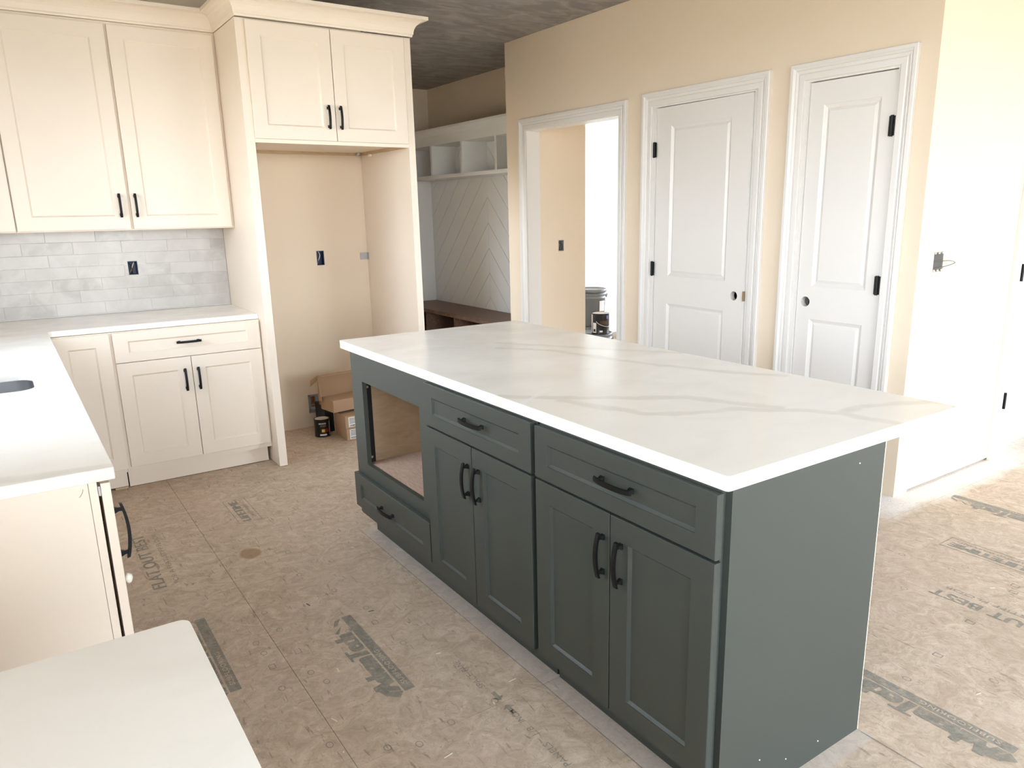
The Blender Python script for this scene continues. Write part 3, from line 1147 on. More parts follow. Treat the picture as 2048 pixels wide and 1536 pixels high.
# third door, on the side wall
d3 = thing('door_3', ((D3[0] + D3[1]) / 2, WXY, 0), 'white door with black hinges at the right edge of the picture', 'door', kind='structure')
put('casing', casing('-y', WXY, D3[0] - .008, D3[1] + .008, 2.12), 'trim_white', d3)
bm = bmesh.new()
box(bm, D3[0], D3[0] + .018, WXY - .001, WXY + .124, 0, 2.115)
box(bm, D3[1] - .018, D3[1], WXY - .001, WXY + .124, 0, 2.115)
box(bm, D3[0], D3[1], WXY - .001, WXY + .124, 2.1, 2.1179)
put('jamb', bm, 'trim_white', d3)
molded_door('door_panel', 0.786, 2.04, 0.035, [(0.13, 0.656, 0.98, 1.93), (0.13, 0.656, 0.18, 0.80)], True, d3, (0.715, 0.9), (D3[0] + .022, WXY + .012, 0.052), 0.0, '-y')
for z in (1.85, 1.094, 0.343):
    hinge_part(d3, D3[0] + .032, WXY - .004, z, '-y')
put('closet_shade', bx(D3[0] - .05, D3[1] + .05, WXY + .9, WXY + .93, 0, 2.3), 'shade_black', d3)  # black sheet stands in for the unlit space behind this door


# ================================================================== BACK RUN
def crown_profile():
    pr = [(0.0, 0.0), (0.004, 0.0), (0.006, 0.010)]
    for i in range(9):
        a = i / 8 * PI / 2
        pr.append((0.010 + 0.062 * (1 - math.cos(a)) * 0.96, 0.014 + 0.070 * math.sin(a)))
    pr += [(0.078, 0.086), (0.078, 0.104), (0.0, 0.104)]
    return pr


def crown_sweep(path, z0, prof):
    """path: list of (x, y); the profile stands out to the right of the direction of travel, mitred"""
    bm = bmesh.new()
    P_ = [Vector((a, c)) for a, c in path]
    loops = []
    for i, q in enumerate(P_):
        d0 = (P_[i] - P_[i - 1]).normalized() if i else None
        d1_ = (P_[i + 1] - P_[i]).normalized() if i < len(P_) - 1 else None
        n0 = Vector((d0.y, -d0.x)) if d0 else None
        n1 = Vector((d1_.y, -d1_.x)) if d1_ else None
        if n0 is None:
            off = n1
        elif n1 is None:
            off = n0
        else:
            mth = (n0 + n1).normalized()
            off = mth / max(0.2, mth.dot(n0))
        loops.append([bm.verts.new((q.x + off.x * u, q.y + off.y * u, z0 + z)) for u, z in prof])
    n = len(prof)
    for a, c in zip(loops, loops[1:]):
        for k in range(n):
            bm.faces.new((a[k], a[(k + 1) % n], c[(k + 1) % n], c[k]))
    bm.faces.new(loops[0][::-1])
    bm.faces.new(loops[-1])
    return bm


FYF = -0.768
# side panels of the fridge recess
pl = put('tall_panel', bx(0.0, 0.047, FYF, -0.0125, 0.004, 2.487, bev=.001), 'cream')
tag(pl, 'tall cream panel between the counter run and the fridge recess', 'panel')
pr_ = put('tall_panel', bx(0.968, 1.010, FYF, -0.001, 0.004, 2.487, bev=.001), 'cream')
tag(pr_, 'tall cream panel on the mudroom side of the fridge recess', 'panel')


def carcass(name, parts, mat, parent):
    bm = bmesh.new()
    for q in parts:
        box(bm, *q)
    return put(name, bm, mat, parent)


# cabinet over the fridge
fc = thing('wall_cabinet', (0.5, -0.4, 1.86), 'cream two door cabinet mounted over the empty fridge recess', 'cabinet')
carcass('body', [(0.0475, 0.9675, FYF + .02, -0.002, 1.880, 2.487), (0.0475, 0.9675, FYF, FYF + .02, 1.863, 2.487)], 'cream', fc)
bm = bmesh.new()
box(bm, 0.048, 0.967, -0.020, -0.002, 1.862, 1.880)
box(bm, 0.948, 0.967, FYF + .02, -0.02, 1.862, 1.880)
box(bm, 0.048, 0.066, FYF + .02, -0.02, 1.862, 1.880)
put('support_strip', bm, 'maple_strip', fc, label='bare maple strip')
for a, c, hx in ((0.047, 0.5055, 0.4635), (0.5095, 0.955, 0.5345)):
    d = front('door', '-y', FYF - .020, a, c, 1.883, 2.478, 0.072, 0.071, 'cream', fc)
    handle(d, '-y', (hx, FYF - .020, 2.011))
bm = bmesh.new()
cyl(bm, (0.925, -0.045, 1.872), (0.925, -0.075, 1.872), 0.012, n=14)
cyl(bm, (0.925, -0.075, 1.872), (0.925, -0.082, 1.872), 0.005, n=10)
put('bolt', bm, 'steel', fc, label='steel mounting bolt')
put('clip', bx(0.948, 0.967, -0.20, -0.17, 1.848, 1.866, bev=.003), 'plastic_clear', fc)

# wall cabinets
UF = -0.335
uc = thing('wall_cabinet', (-0.55, -0.17, 1.405), 'cream two door wall cabinet against the tall fridge panel', 'cabinet')
carcass('body', [(-1.0985, -0.0008, UF + .021, -0.001, 1.405, 2.487)], 'cream', uc)
for a, c, hx in ((-1.095, -0.561, -0.603), (-0.547, -0.018, -0.5235)):
    d = front('door', '-y', UF, a, c, 1.411, 2.471, 0.072, 0.071, 'cream', uc)
    handle(d, '-y', (hx, UF, 1.540))
uc2 = thing('wall_cabinet', (-1.4, -0.17, 1.405), 'cream wall cabinet in the left corner, cut off by the picture edge', 'cabinet')
carcass('body', [(XL + .001, -1.0995, UF + .021, -0.001, 1.405, 2.487)], 'cream', uc2)
front('door', '-y', UF, -1.62, -1.102, 1.411, 2.471, 0.072, 0.071, 'cream', uc2)

cm = put('crown_molding', crown_sweep([(XL + .002, UF + .0205), (-0.0005, UF + .0205), (-0.0005, FYF - .0205), (1.0105, FYF - .0205), (1.0105, -0.001)], 2.489, crown_profile()), 'cream')
tag(cm, 'cream cove crown moulding running along the tops of the cabinets', 'moulding')

# base cabinets along the back wall
BF = -0.665
bc = thing('base_cabinet', (-0.4, -0.33, 0), 'cream base cabinet with one drawer and two doors beside the tall panel', 'cabinet')
carcass('body', [(-0.7885, -0.001, BF + .021, -0.0125, 0.105, 0.882)], 'cream', bc)
put('toe_kick', bx(-0.785, -0.016, BF + .072, BF + .09, 0.004, 0.105), 'cream', bc)
d = front('drawer', '-y', BF, -0.770, -0.0105, 0.7175, 0.8795, 0.070, 0.049, 'cream', bc)
handle(d, '-y', (-0.399, BF, 0.800), False)
for a, c, hx in ((-0.770, -0.3995, -0.4385), (-0.3965, -0.0105, -0.369)):
    d = front('door', '-y', BF, a, c, 0.134, 0.7145, 0.068, 0.070, 'cream', bc)
    handle(d, '-y', (hx, BF, 0.587))
cc = thing('corner_cabinet', (-0.93, -0.33, 0), 'cream corner cabinet with a narrow blank door panel beside the sink run', 'cabinet')
carcass('body', [(-1.086, -0.7895, BF + .021, -0.0125, 0.105, 0.882)], 'cream', cc)
put('toe_kick', bx(-1.08, -0.792, BF + .066, BF + .084, 0.012, 0.110), 'cream', cc)
front('door', '-y', BF, -1.045, -0.784, 0.128, 0.8785, 0.066, 0.066, 'cream', cc)
put('shim', bx(-0.86, -0.795, BF + .060, BF + .10, 0.0005, 0.011), 'tan_wood', cc)

# sink run
sk = thing('sink_cabinet', (-1.4, -2.0, 0), 'cream sink base cabinet whose plain end panel faces the range gap', 'cabinet')
carcass('body', [(XL + .002, -1.0895, -3.228, -2.50, 0.105, 0.882), (XL + .002, -1.0895, -1.62, -0.691, 0.105, 0.882),
                 (XL + .002, -1.61, -2.50, -1.62, 0.105, 0.882), (XL + .002, -1.0895, -2.50, -1.62, 0.105, 0.60), (-1.11, -1.0895, -2.50, -1.62, 0.60, 0.882)], 'cream', sk)
put('end_panel', bx(XL + .002, -1.107, -3.248, -3.2285, 0.0, 0.8825), 'cream', sk)
bm = bmesh.new()
tube(bm, smooth_pts([(-1.117, -3.2484, 0.868), (-1.119, -3.2484, 0.861), (-1.124, -3.2484, 0.853), (-1.127, -3.2484, 0.850)]), .0007, 5)
put('pencil_mark', bm, 'wire_grey', sk)
put('end_stile', bx(-1.1063, -1.0885, -3.250, -3.2285, 0.0, 0.8825, bev=.001), 'cream', sk)
put('toe_kick', bx(-1.18, -1.165, -3.22, -0.69, 0.0, 0.105), 'cream', sk)
for i, (a, c) in enumerate(((-3.250, -2.66), (-2.655, -2.065), (-2.06, -1.47))):
    d = front('door', '+x', -1.0615, a, c, 0.126, 0.874, 0.066, 0.066, 'cream', sk)
    if i == 0:
        handle(d, '+x', (-1.0615, -3.20, 0.729), True, PULL_L)
        bm = bmesh.new()
        bmesh.ops.create_icosphere(bm, subdivisions=2, radius=0.011)
        rr = random.Random(3)
        for v in bm.verts:
            v.co = Vector((v.co.x * .75, v.co.y * .8, v.co.z * 1.25)) * rr.uniform(.85, 1.15) + Vector((-1.0525, -3.236, 0.618))
        put('bumper', bm, 'plastic_clear', d, True, 'translucent plastic bumper')
        put('hinge_cup', bx(-1.0875, -1.0825, -3.249, -3.21, 0.845, 0.868), 'steel', d)
    else:
        handle(d, '+x', (-1.0615, a + .05 if i == 2 else c - .05, 0.729), True)

# worktop, L shaped with the sink cut out
SINK = (-1.53, -1.162, -2.165, -1.793)
ol = [(XL + .001, -3.266), (-1.053, -3.266), (-1.049, -3.262), (-1.049, -0.655), (-1.035, -0.632), (-0.0008, -0.632), (-0.0008, -0.012), (XL + .001, -0.012)]
wt = put('worktop', prism(ol, [rrect(*SINK, 0.055)], 0.884, 0.914, 'xy'), 'quartz')
tag(wt, 'L-shaped white stone worktop with the sink cutout, along the back and left', 'worktop')
add_bevel(wt, .003, 2)
sb = bmesh.new()
prev = None
for u, z in ((-.004, 0.8835), (-.004, 0.86), (-.002, 0.74), (0.01, 0.705), (0.04, 0.69)):
    lp = rrect(SINK[0] + u, SINK[1] - u, SINK[2] + u, SINK[3] - u, max(.055 - u * .3, .02))
    cur = [sb.verts.new((a, c, z)) for a, c in lp]
    if prev:
        for i in range(len(cur)):
            sb.faces.new((prev[i], prev[(i + 1) % len(cur)], cur[(i + 1) % len(cur)], cur[i]))
    prev = cur
sb.faces.new(prev)
sn = put('sink', sb, 'steel', smooth=True)
tag(sn, 'stainless steel undermount sink in the left worktop', 'sink')
bm = bmesh.new()
cyl(bm, ((SINK[0] + SINK[1]) / 2, (SINK[2] + SINK[3]) / 2, 0.6905), ((SINK[0] + SINK[1]) / 2, (SINK[2] + SINK[3]) / 2, 0.694), 0.045, n=24)
put('drain', bm, 'zinc', sn)

# near counter
nc = thing('base_cabinet', (-1.4, -5.0, 0), 'cream base cabinet under the near worktop at the lower left', 'cabinet')
carcass('body', [(XL + .002, -1.0895, -6.4, -4.125, 0.105, 0.882)], 'cream', nc)
put('toe_kick', bx(-1.18, -1.165, -6.38, -4.13, 0.0, 0.105), 'cream', nc)
for a, c in ((-4.70, -4.14), (-5.27, -4.71), (-5.84, -5.28), (-6.39, -5.85)):
    d = front('door', '+x', -1.0665, a, c, 0.126, 0.874, 0.066, 0.066, 'cream', nc)
    handle(d, '+x', (-1.0665, (a + c) / 2, 0.729), True)
nw = put('worktop', prism([(XL + .001, -6.42), (-1.049, -6.42)] + [(-1.049 - .016 + .016 * math.cos(t * PI / 10), -4.105 - .016 + .016 * math.sin(t * PI / 10)) for t in range(6)] + [(XL + .001, -4.105)], [], 0.884, 0.914, 'xy'), 'quartz')
tag(nw, 'near white stone worktop filling the lower left corner of the picture', 'worktop')
add_bevel(nw, .004, 2)


# ================================================================== ISLAND
IF_ = 0.012
IB = 0.645


def stilebox(parts, parent, name='face_frame'):
    return carcass(name, parts, 'green', parent)


mw = thing('microwave_cabinet', (0.34, -2.36, 0), 'green grey island cabinet with an open microwave niche and low drawer', 'cabinet')
stilebox([(0.034, 0.054, -2.090, -1.985, 0.105, 0.878), (0.034, 0.054, -2.735, -2.652, 0.105, 0.878),
          (0.034, 0.054, -2.652, -2.090, 0.757, 0.878), (0.034, 0.054, -2.652, -2.090, 0.105, 0.371)], mw)
put('end_panel', bx(0.036, IB, -1.9848, -1.966, 0.105, 0.878), 'green', mw)
put('back_panel', bx(IB - .012, IB, -2.735, -1.985, 0.0, 0.878), 'green', mw)
put('niche_side', bx(0.055, 0.60, -2.047, -2.031, 0.345, 0.80), 'ply_wall', mw, label='plywood side of the niche')
put('niche_side', bx(0.055, 0.60, -2.712, -2.700, 0.345, 0.80), 'ply_wall', mw, label='plywood side of the niche')
put('niche_back', bx(0.585, 0.60, -2.700, -2.047, 0.345, 0.80), 'ply_wall', mw, label='plywood back of the niche')
put('niche_top', bx(0.055, 0.60, -2.712, -2.031, 0.80, 0.815), 'ply_wall', mw, label='plywood top of the niche')
put('niche_floor', bx(0.0545, 0.585, -2.700, -2.047, 0.350, 0.3655), 'ply_floor', mw, label='wood grained niche floor')
br = put('gap_strip', bx(0.0545, 0.088, -2.0565, -2.0475, 0.366, 0.795), 'shade_black', mw, label='black strip for the shaded niche gap, with screws')  # shade of the gap behind the stile, painted as a black strip
for z in (0.722, 0.392):
    bm = bmesh.new()
    cyl(bm, (0.070, -2.0565, z), (0.070, -2.0605, z), 0.0065, 0.005, n=12)
    put('screw', bm, 'steel', br)
d = front('drawer', '-x', IF_, -2.733, -1.972, 0.146, 0.309, 0.066, 0.047, 'green', mw)
handle(d, '-x', (IF_, -2.335, 0.2275), False, PULL_L)
put('toe_kick', bx(0.100, 0.115, -2.735, -1.985, 0.0, 0.105), 'green', mw)


def island_base(y0, y1, label, split, zt):
    t = thing('island_base_cabinet', (0.34, (y0 + y1) / 2, 0), label, 'cabinet')
    carcass('body', [(0.034, IB, y0 + .0008, y1 - .0008, 0.105, 0.878)], 'green', t)
    dr = front('drawer', '-x', IF_, y0 + .012, y1 - .002, 0.713, zt, 0.063, 0.046, 'green', t)
    handle(dr, '-x', (IF_, (y0 + y1) / 2 - .012, 0.797), False, PULL_L)
    a = front('door', '-x', IF_, split + .002, y1 - .004, 0.119, 0.7055, 0.070, 0.0635, 'green', t)
    handle(a, '-x', (IF_, split + .026, 0.583), True)
    c = front('door', '-x', IF_, y0 + .012, split - .002, 0.119, 0.7055, 0.070, 0.0635, 'green', t)
    handle(c, '-x', (IF_, split - .047, 0.583), True)
    return t


i1 = island_base(-3.449, -2.7365, 'green grey island cabinet with drawer and doors, in the middle of the row', -3.081, 0.871)
put('toe_kick', bx(0.100, 0.115, -3.445, -2.737, 0.0, 0.105), 'green', i1)
i2 = island_base(-4.1765, -3.4575, 'green grey island cabinet with drawer and doors, at the near end', -3.803, 0.8705)
put('toe_kick', bx(0.097, 0.115, -4.158, -3.459, 0.0, 0.105), 'green', i2)
i2b = [q for q in i2.children if q.name.startswith('body')][0]
for v in i2b.data.vertices:
    if v.co.y < -0.3:
        v.co.y += 0.018
put('end_panel', bx(0.0465, 0.6435, -4.1765, -4.1585, 0.0, 0.878), 'green', i2)
put('edge_strip', bx(0.6437, 0.6467, -4.1765, -4.1585, 0.0, 0.878), 'raw_edge', i2, label='unpainted pale edge')
put('toe_gap_shade', bx(0.104, 0.112, -3.4585, -3.4455, 0.0, 0.08), 'wire_dark', i2)  # dark filler painting the shade in the gap between two toe kicks
rng = random.Random(11)
specks = bmesh.new()
for x, y, z in ((0.20, -4.177, .11), (0.31, -4.177, .06), (0.14, -4.177, .05), (0.45, -4.177, .05), (0.53, -4.177, .84)):
    bmesh.ops.create_icosphere(specks, subdivisions=1, radius=0.0022, matrix=Matrix.Translation((x, y, z)))
tag(put('paint_speck', specks, 'paper_white', i2), kind='stuff')
iw = put('worktop', prism(rrect(0.0272, 1.0047, -4.1790, -1.8661, 0.010, 4), [], 0.8786, 0.914, 'xy'), 'quartz_island')
tag(iw, 'long white veined stone worktop on the green grey island', 'worktop')
add_bevel(iw, .0035, 3)


# ================================================================== OPEN WALL BOXES
def wall_box(label, x0, x1, z0, z1, yface, mat, depth=0.05, rim=None):
    t = thing('outlet_box', ((x0 + x1) / 2, yface, z0), label, 'outlet box')
    bm = bmesh.new()
    g = .0015
    box(bm, x0 + g, x0 + g + .002, yface + .002, yface + depth, z0 + g, z1 - g)
    box(bm, x1 - g - .002, x1 - g, yface + .002, yface + depth, z0 + g, z1 - g)
    box(bm, x0 + g, x1 - g, yface + .002, yface + depth, z0 + g, z0 + g + .002)
    box(bm, x0 + g, x1 - g, yface + .002, yface + depth, z1 - g - .002, z1 - g)
    box(bm, x0 + g, x1 - g, yface + depth - .002, yface + depth, z0 + g, z1 - g)
    put('box', bm, mat, t)
    return t


def wires(t, y, sets):
    for mat, pts in sets:
        bm = bmesh.new()
        tube(bm, smooth_pts(pts), 0.0022)
        put('wire', bm, mat, t, True)


t = wall_box('open blue outlet box in the tile backsplash', *BOX_BS, -0.010, 'blue_box', .055)
wires(t, 0, [('wire_white', [(-.553, .035, 1.15), (-.545, .005, 1.18), (-.535, .0, 1.205), (-.530, .02, 1.212)]),
             ('wire_dark', [(-.555, .035, 1.205), (-.55, .0, 1.19), (-.548, -.003, 1.16), (-.54, .02, 1.142)]),
             ('copper', [(-.548, .04, 1.142), (-.541, .01, 1.17), (-.54, .0, 1.192)])])
t = wall_box('open blue outlet box high in the fridge recess wall', *BOX_FR, 0.0, 'blue_box')
wires(t, 0, [('wire_white', [(.612, .04, 1.14), (.613, .01, 1.17), (.622, .006, 1.2), (.62, .03, 1.226)]),
             ('wire_dark', [(.606, .04, 1.22), (.605, .006, 1.18), (.61, .01, 1.14)])])
t = wall_box('open water supply box low in the fridge recess wall', *BOX_WA, 0.0, 'locker_white', .06)
bm = bmesh.new()
for q in ((BOX_WA[0] - .004, BOX_WA[1] + .004, BOX_WA[2] - .006, BOX_WA[2] + .012), (BOX_WA[0] - .004, BOX_WA[1] + .004, BOX_WA[3] - .008, BOX_WA[3] + .004),
          (BOX_WA[0] - .004, BOX_WA[0] + .008, BOX_WA[2], BOX_WA[3]), (BOX_WA[1] - .008, BOX_WA[1] + .004, BOX_WA[2], BOX_WA[3])):
    box(bm, q[0], q[1], -.006, .0, q[2], q[3])
put('flange', bm, 'zinc', t)
bm = bmesh.new()
cyl(bm, (.486, .03, .225), (.486, .03, .15), .007, n=12)
cyl(bm, (.500, .03, .225), (.500, .03, .165), .005, n=12)
cyl(bm, (.480, .028, .15), (.512, .022, .15), .011, n=12)
put('valve', bm, 'copper', t, label='copper valve')
t = thing('junction_plate', (0.94, -0.002, 1.18), 'small grey metal plate in the corner of the fridge recess', 'plate')
bm = bx(0.912, 0.966, -0.0045, -0.0008, 1.157, 1.206)
put('plate', bm, 'zinc', t)
put('plate', bx(0.9635, 0.9672, -0.028, -0.0045, 1.157, 1.206), 'zinc', t)
t = wall_box('open outlet box in the wall seen through the cased opening', *BOX_LA, 0.115, 'zinc', .05)
wires(t, 0, [('wire_dark', [(2.768, .16, 1.22), (2.785, .118, 1.19), (2.77, .115, 1.165), (2.79, .15, 1.14)]),
             ('wire_dark', [(2.80, .16, 1.22), (2.79, .118, 1.2), (2.80, .118, 1.17), (2.805, .15, 1.14)])])
t = wall_box('open grey metal switch box with a loop of wire in the bright side wall', *BOX_SW, WXY, 'zinc', .05)
for a in (0.006, .042, .078):
    put('tab', bx(BOX_SW[0] + a, BOX_SW[0] + a + .012, WXY - .002, WXY + .004, BOX_SW[3] - .010, BOX_SW[3] - .0016), 'beige_wall', t)
    put('tab', bx(BOX_SW[0] + a, BOX_SW[0] + a + .012, WXY - .002, WXY + .004, BOX_SW[2] + .0016, BOX_SW[2] + .012), 'beige_wall', t)
wires(t, 0, [('wire_grey', [(2.61, WXY + .04, 1.20), (2.635, WXY - .004, 1.205), (2.675, WXY - .03, 1.206), (2.71, WXY - .035, 1.198), (2.712, WXY - .03, 1.190),
                            (2.665, WXY - .01, 1.176), (2.62, WXY + .004, 1.168), (2.585, WXY + .03, 1.172)])])

# ================================================================== MUDROOM LOCKERS
LX = 2.70
ck = thing('cubby_shelf', (2.85, 1.64, 1.81), 'white upper cubby shelf with crown in the mudroom', 'shelf')
put('shelf_board', bx(LX - .005, 2.986, 0.40, 2.884, 1.815, 1.850), 'locker_white', ck)
put('top_board', bx(LX, 2.999, 0.40, 2.884, 2.150, 2.170), 'locker_white', ck)
put('top_rail', bx(LX - .001, LX + .02, 0.40, 2.884, 2.152, 2.235), 'locker_white', ck)
for y in (0.41, 1.0, 1.64, 2.285, 2.866):
    put('divider', bx(LX, 2.986, y - .017, y + .017, 1.8505, 2.1495), 'locker_white', ck)
pf = [(0, 0), (0.005, 0), (0.008, 0.012), (0.02, 0.03), (0.045, 0.055), (0.055, 0.062), (0.055, 0.08), (0, 0.08)]
put('crown', crown_sweep([(LX - .002, 2.884), (LX - .002, 0.40)], 2.228, pf), 'locker_white', ck)
put('end_panel', bx(2.46, 2.986, 2.8665, 2.8845, 0.463, 1.8145), 'locker_white', ck)

bn = thing('locker_bench', (2.75, 1.64, 0), 'dark stained wooden mudroom bench with open compartments', 'bench')
put('seat', bx(2.50, 2.986, 0.40, 2.865, 0.426, 0.462, bev=.002), 'walnut', bn)
for y in (0.41, 1.0, 1.61, 2.24, 2.85):
    put('divider', bx(2.53, 2.98, y - .016, y + .016, 0.0, 0.4255), 'walnut', bn)
put('back', bx(2.965, 2.98, 0.43, 2.83, 0.0, 0.4255), 'walnut_dark', bn)
put('bottom', bx(2.54, 2.96, 0.43, 2.83, 0.06, 0.08), 'walnut_dark', bn)


def clip(poly, a, b_, c):
    """keep a*y + b*z <= c"""
    out = []
    for i in range(len(poly)):
        p0, p1 = poly[i], poly[(i + 1) % len(poly)]
        d0, d1_ = a * p0[0] + b_ * p0[1] - c, a * p1[0] + b_ * p1[1] - c
        if d0 <= 0:
            out.append(p0)
        if d0 * d1_ < 0:
            t = d0 / (d0 - d1_)
            out.append((p0[0] + (p1[0] - p0[0]) * t, p0[1] + (p1[1] - p0[1]) * t))
    return out


YA, PITCH, Z0 = 1.635, 0.256, 0.593
put('backing_board', bx(2.9955, 2.9999, 0.40, 2.866, 0.462, 2.149), 'wire_dark', wmr)
for side in (1, -1):
    for k in range(-1, 14):
        za, zb = Z0 + PITCH * (k - 1), Z0 + PITCH * k      # apex heights of the two joints
        if side == 1:
            poly = rect(YA + .0007, 2.866, 0.463, 2.149)
            poly = clip(poly, 1, 1, YA + zb - .0055)
            poly = clip(poly, -1, -1, -(YA + za)) if poly else poly
        else:
            poly = rect(0.402, YA - .0007, 0.463, 2.149)
            poly = clip(poly, -1, 1, -YA + zb - .0055)
            poly = clip(poly, 1, -1, YA - za) if poly else poly
        if len(poly) < 3:
            continue
        bm = bmesh.new()
        vs = [[bm.verts.new((x, a, c)) for a, c in poly] for x in (2.9865, 2.9955)]
        bm.faces.new(vs[0])
        bm.faces.new(vs[1][::-1])
        n = len(poly)
        for i in range(n):
            bm.faces.new((vs[0][i], vs[0][(i + 1) % n], vs[1][(i + 1) % n], vs[1][i]))
        put('plank', bm, 'locker_white', wmr)


# ================================================================== BUCKETS AND CANS BEYOND THE OPENING
def bucket(x, y, z, label, lid=True, label_patch=False):
    t = thing('bucket', (x, y, z), label, 'bucket', 'grey plastic paint buckets')
    bm = bmesh.new()
    lathe(bm, x, y, [(0, z), (.128, z), (.132, z + .006), (.146, z + .27), (.152, z + .272), (.152, z + .279), (.147, z + .281), (.148, z + .305),
                     (.155, z + .307), (.155, z + .314), (.149, z + .316), (.150, z + .345), (0.146, z + .345), (0, z + .345)], 40)
    put('pail', bm, 'bucket_grey', t, True)
    bm = bmesh.new()
    lathe(bm, x, y, [(.151, z + .332), (.158, z + .334), (.159, z + .357), (.154, z + .362), (.144, z + .362), (.140, z + .356), (0, z + .356)], 40)
    put('lid', bm, 'bucket_grey', t, True)
    bm = bmesh.new()
    pts = []
    for i in range(17):
        a = PI * i / 16
        # bail hanging down on the camera side
        pts.append(Vector((x, y, z + .295)) + Vector((.82, -.57, 0)) * (.162 * math.cos(a)) + Vector((-.52, -.75, -.75)) * (.13 * math.sin(a)))
    tube(bm, pts, .0028, 6)
    put('bail', bm, 'wire_white', t, True)
    for s in (-1, 1):
        q = Vector((x, y, z + .295)) + Vector((.82, -.57, 0)) * (.152 * s)
        put('ear', bx(q.x - .012, q.x + .012, q.y - .012, q.y + .012, q.z - .018, q.z + .018, bev=.003), 'bucket_grey', t)
    if label_patch:
        bm = bmesh.new()
        a0 = math.atan2(-.60, -.25) + .35
        rows = []
        for k in range(7):
            a = a0 + k * .085
            rows.append([bm.verts.new((x + r * math.cos(a), y + r * math.sin(a), zz)) for r, zz in ((.1445, z + .15), (.1475, z + .25))])
        for q, w in zip(rows, rows[1:]):
            bm.faces.new((q[0], w[0], w[1], q[1]))
        put('label', bm, 'paper_white', t, label='white paper label')
    return t


bucket(3.28, 0.245, 0.0, 'grey bucket nearest the opening, with the black paint can on its lid')
bucket(3.52, 0.62, 0.0, 'grey bucket at the bottom of the stack behind the wall edge')
bucket(3.52, 0.62, 0.3625, 'grey bucket on top of the stack behind the black can', label_patch=True)
pc = thing('paint_can', (3.275, 0.15, 0.3625), 'black gallon paint can with wire handle standing on a grey bucket', 'paint can')
px_, py_, pz_ = 3.262, 0.155, 0.3628
bm = bmesh.new()
lathe(bm, px_, py_, [(0, pz_), (.080, pz_), (.083, pz_ + .003), (.081, pz_ + .008), (.081, pz_ + .180), (.083, pz_ + .184), (.083, pz_ + .188), (.078, pz_ + .190), (.076, pz_ + .184), (0, pz_ + .184)], 36)
put('body', bm, 'can_black', pc, True)
bm = bmesh.new()
lathe(bm, px_, py_, [(.0755, pz_ + .186), (.070, pz_ + .1895), (.062, pz_ + .1865), (0, pz_ + .1865)], 36)
put('lid', bm, 'can_lid', pc, True)


def can_patch(x, y, r, z0, z1, a0, a1, mat, parent, name='label'):
    bm = bmesh.new()
    rows = []
    for k in range(7):
        a = a0 + (a1 - a0) * k / 6
        rows.append([bm.verts.new((x + r * math.cos(a), y + r * math.sin(a), zz)) for zz in (z0, z1)])
    for q, w in zip(rows, rows[1:]):
        bm.faces.new((q[0], w[0], w[1], q[1]))
    return put(name, bm, mat, parent)


fa = math.atan2(-5.21 - py_, -1.19 - px_)      # angle that faces the doorway
can_patch(px_, py_, .0818, pz_ + .012, pz_ + .178, fa - 1.30, fa - 1.10, 'paper_white', pc)
lb = can_patch(px_, py_, .0817, pz_ + .014, pz_ + .105, fa - 0.95, fa - 0.48, 'paper_white', pc)
can_patch(px_, py_, .0822, pz_ + .024, pz_ + .048, fa - 0.86, fa - 0.58, 'ink_black', lb, 'barcode')
can_patch(px_, py_, .0817, pz_ + .020, pz_ + .036, fa - 0.10, fa + 0.25, 'paper_white', pc)
can_patch(px_, py_, .0817, pz_ + .140, pz_ + .172, fa + 0.75, fa + 1.05, 'label_blue', pc)
can_patch(px_, py_, .0817, pz_ + .090, pz_ + .125, fa - 0.05, fa + 0.95, 'label_brown', pc)
bm = bmesh.new()
sd = Vector((math.cos(fa - PI / 2), math.sin(fa - PI / 2), 0))
fd = Vector((math.cos(fa), math.sin(fa), 0))
pts = []
for i in range(13):
    s = i / 12
    a = PI * s
    pts.append(Vector((px_, py_, pz_ + .130)) + sd * (.060 * math.cos(a) - .02 + .05 * (1 - 2 * abs(s - .5)) * 0) + fd * (.058 + .045 * math.sin(a)) + Vector((0, 0, -.055 * math.sin(a * .62))))
pts += [pts[-1] + Vector((.03, -.02, .0))]
tube(bm, smooth_pts(pts, 2), .0022, 6)
put('bail', bm, 'wire_white', pc, True)


# ================================================================== BOXES AND CAN IN THE FRIDGE RECESS
def rot_about(bm, ang, x, y):
    c_, s_ = math.cos(ang), math.sin(ang)
    for v in bm.verts:
        dx, dy = v.co.x - x, v.co.y - y
        v.co.x, v.co.y = x + dx * c_ - dy * s_, y + dx * s_ + dy * c_
    return bm


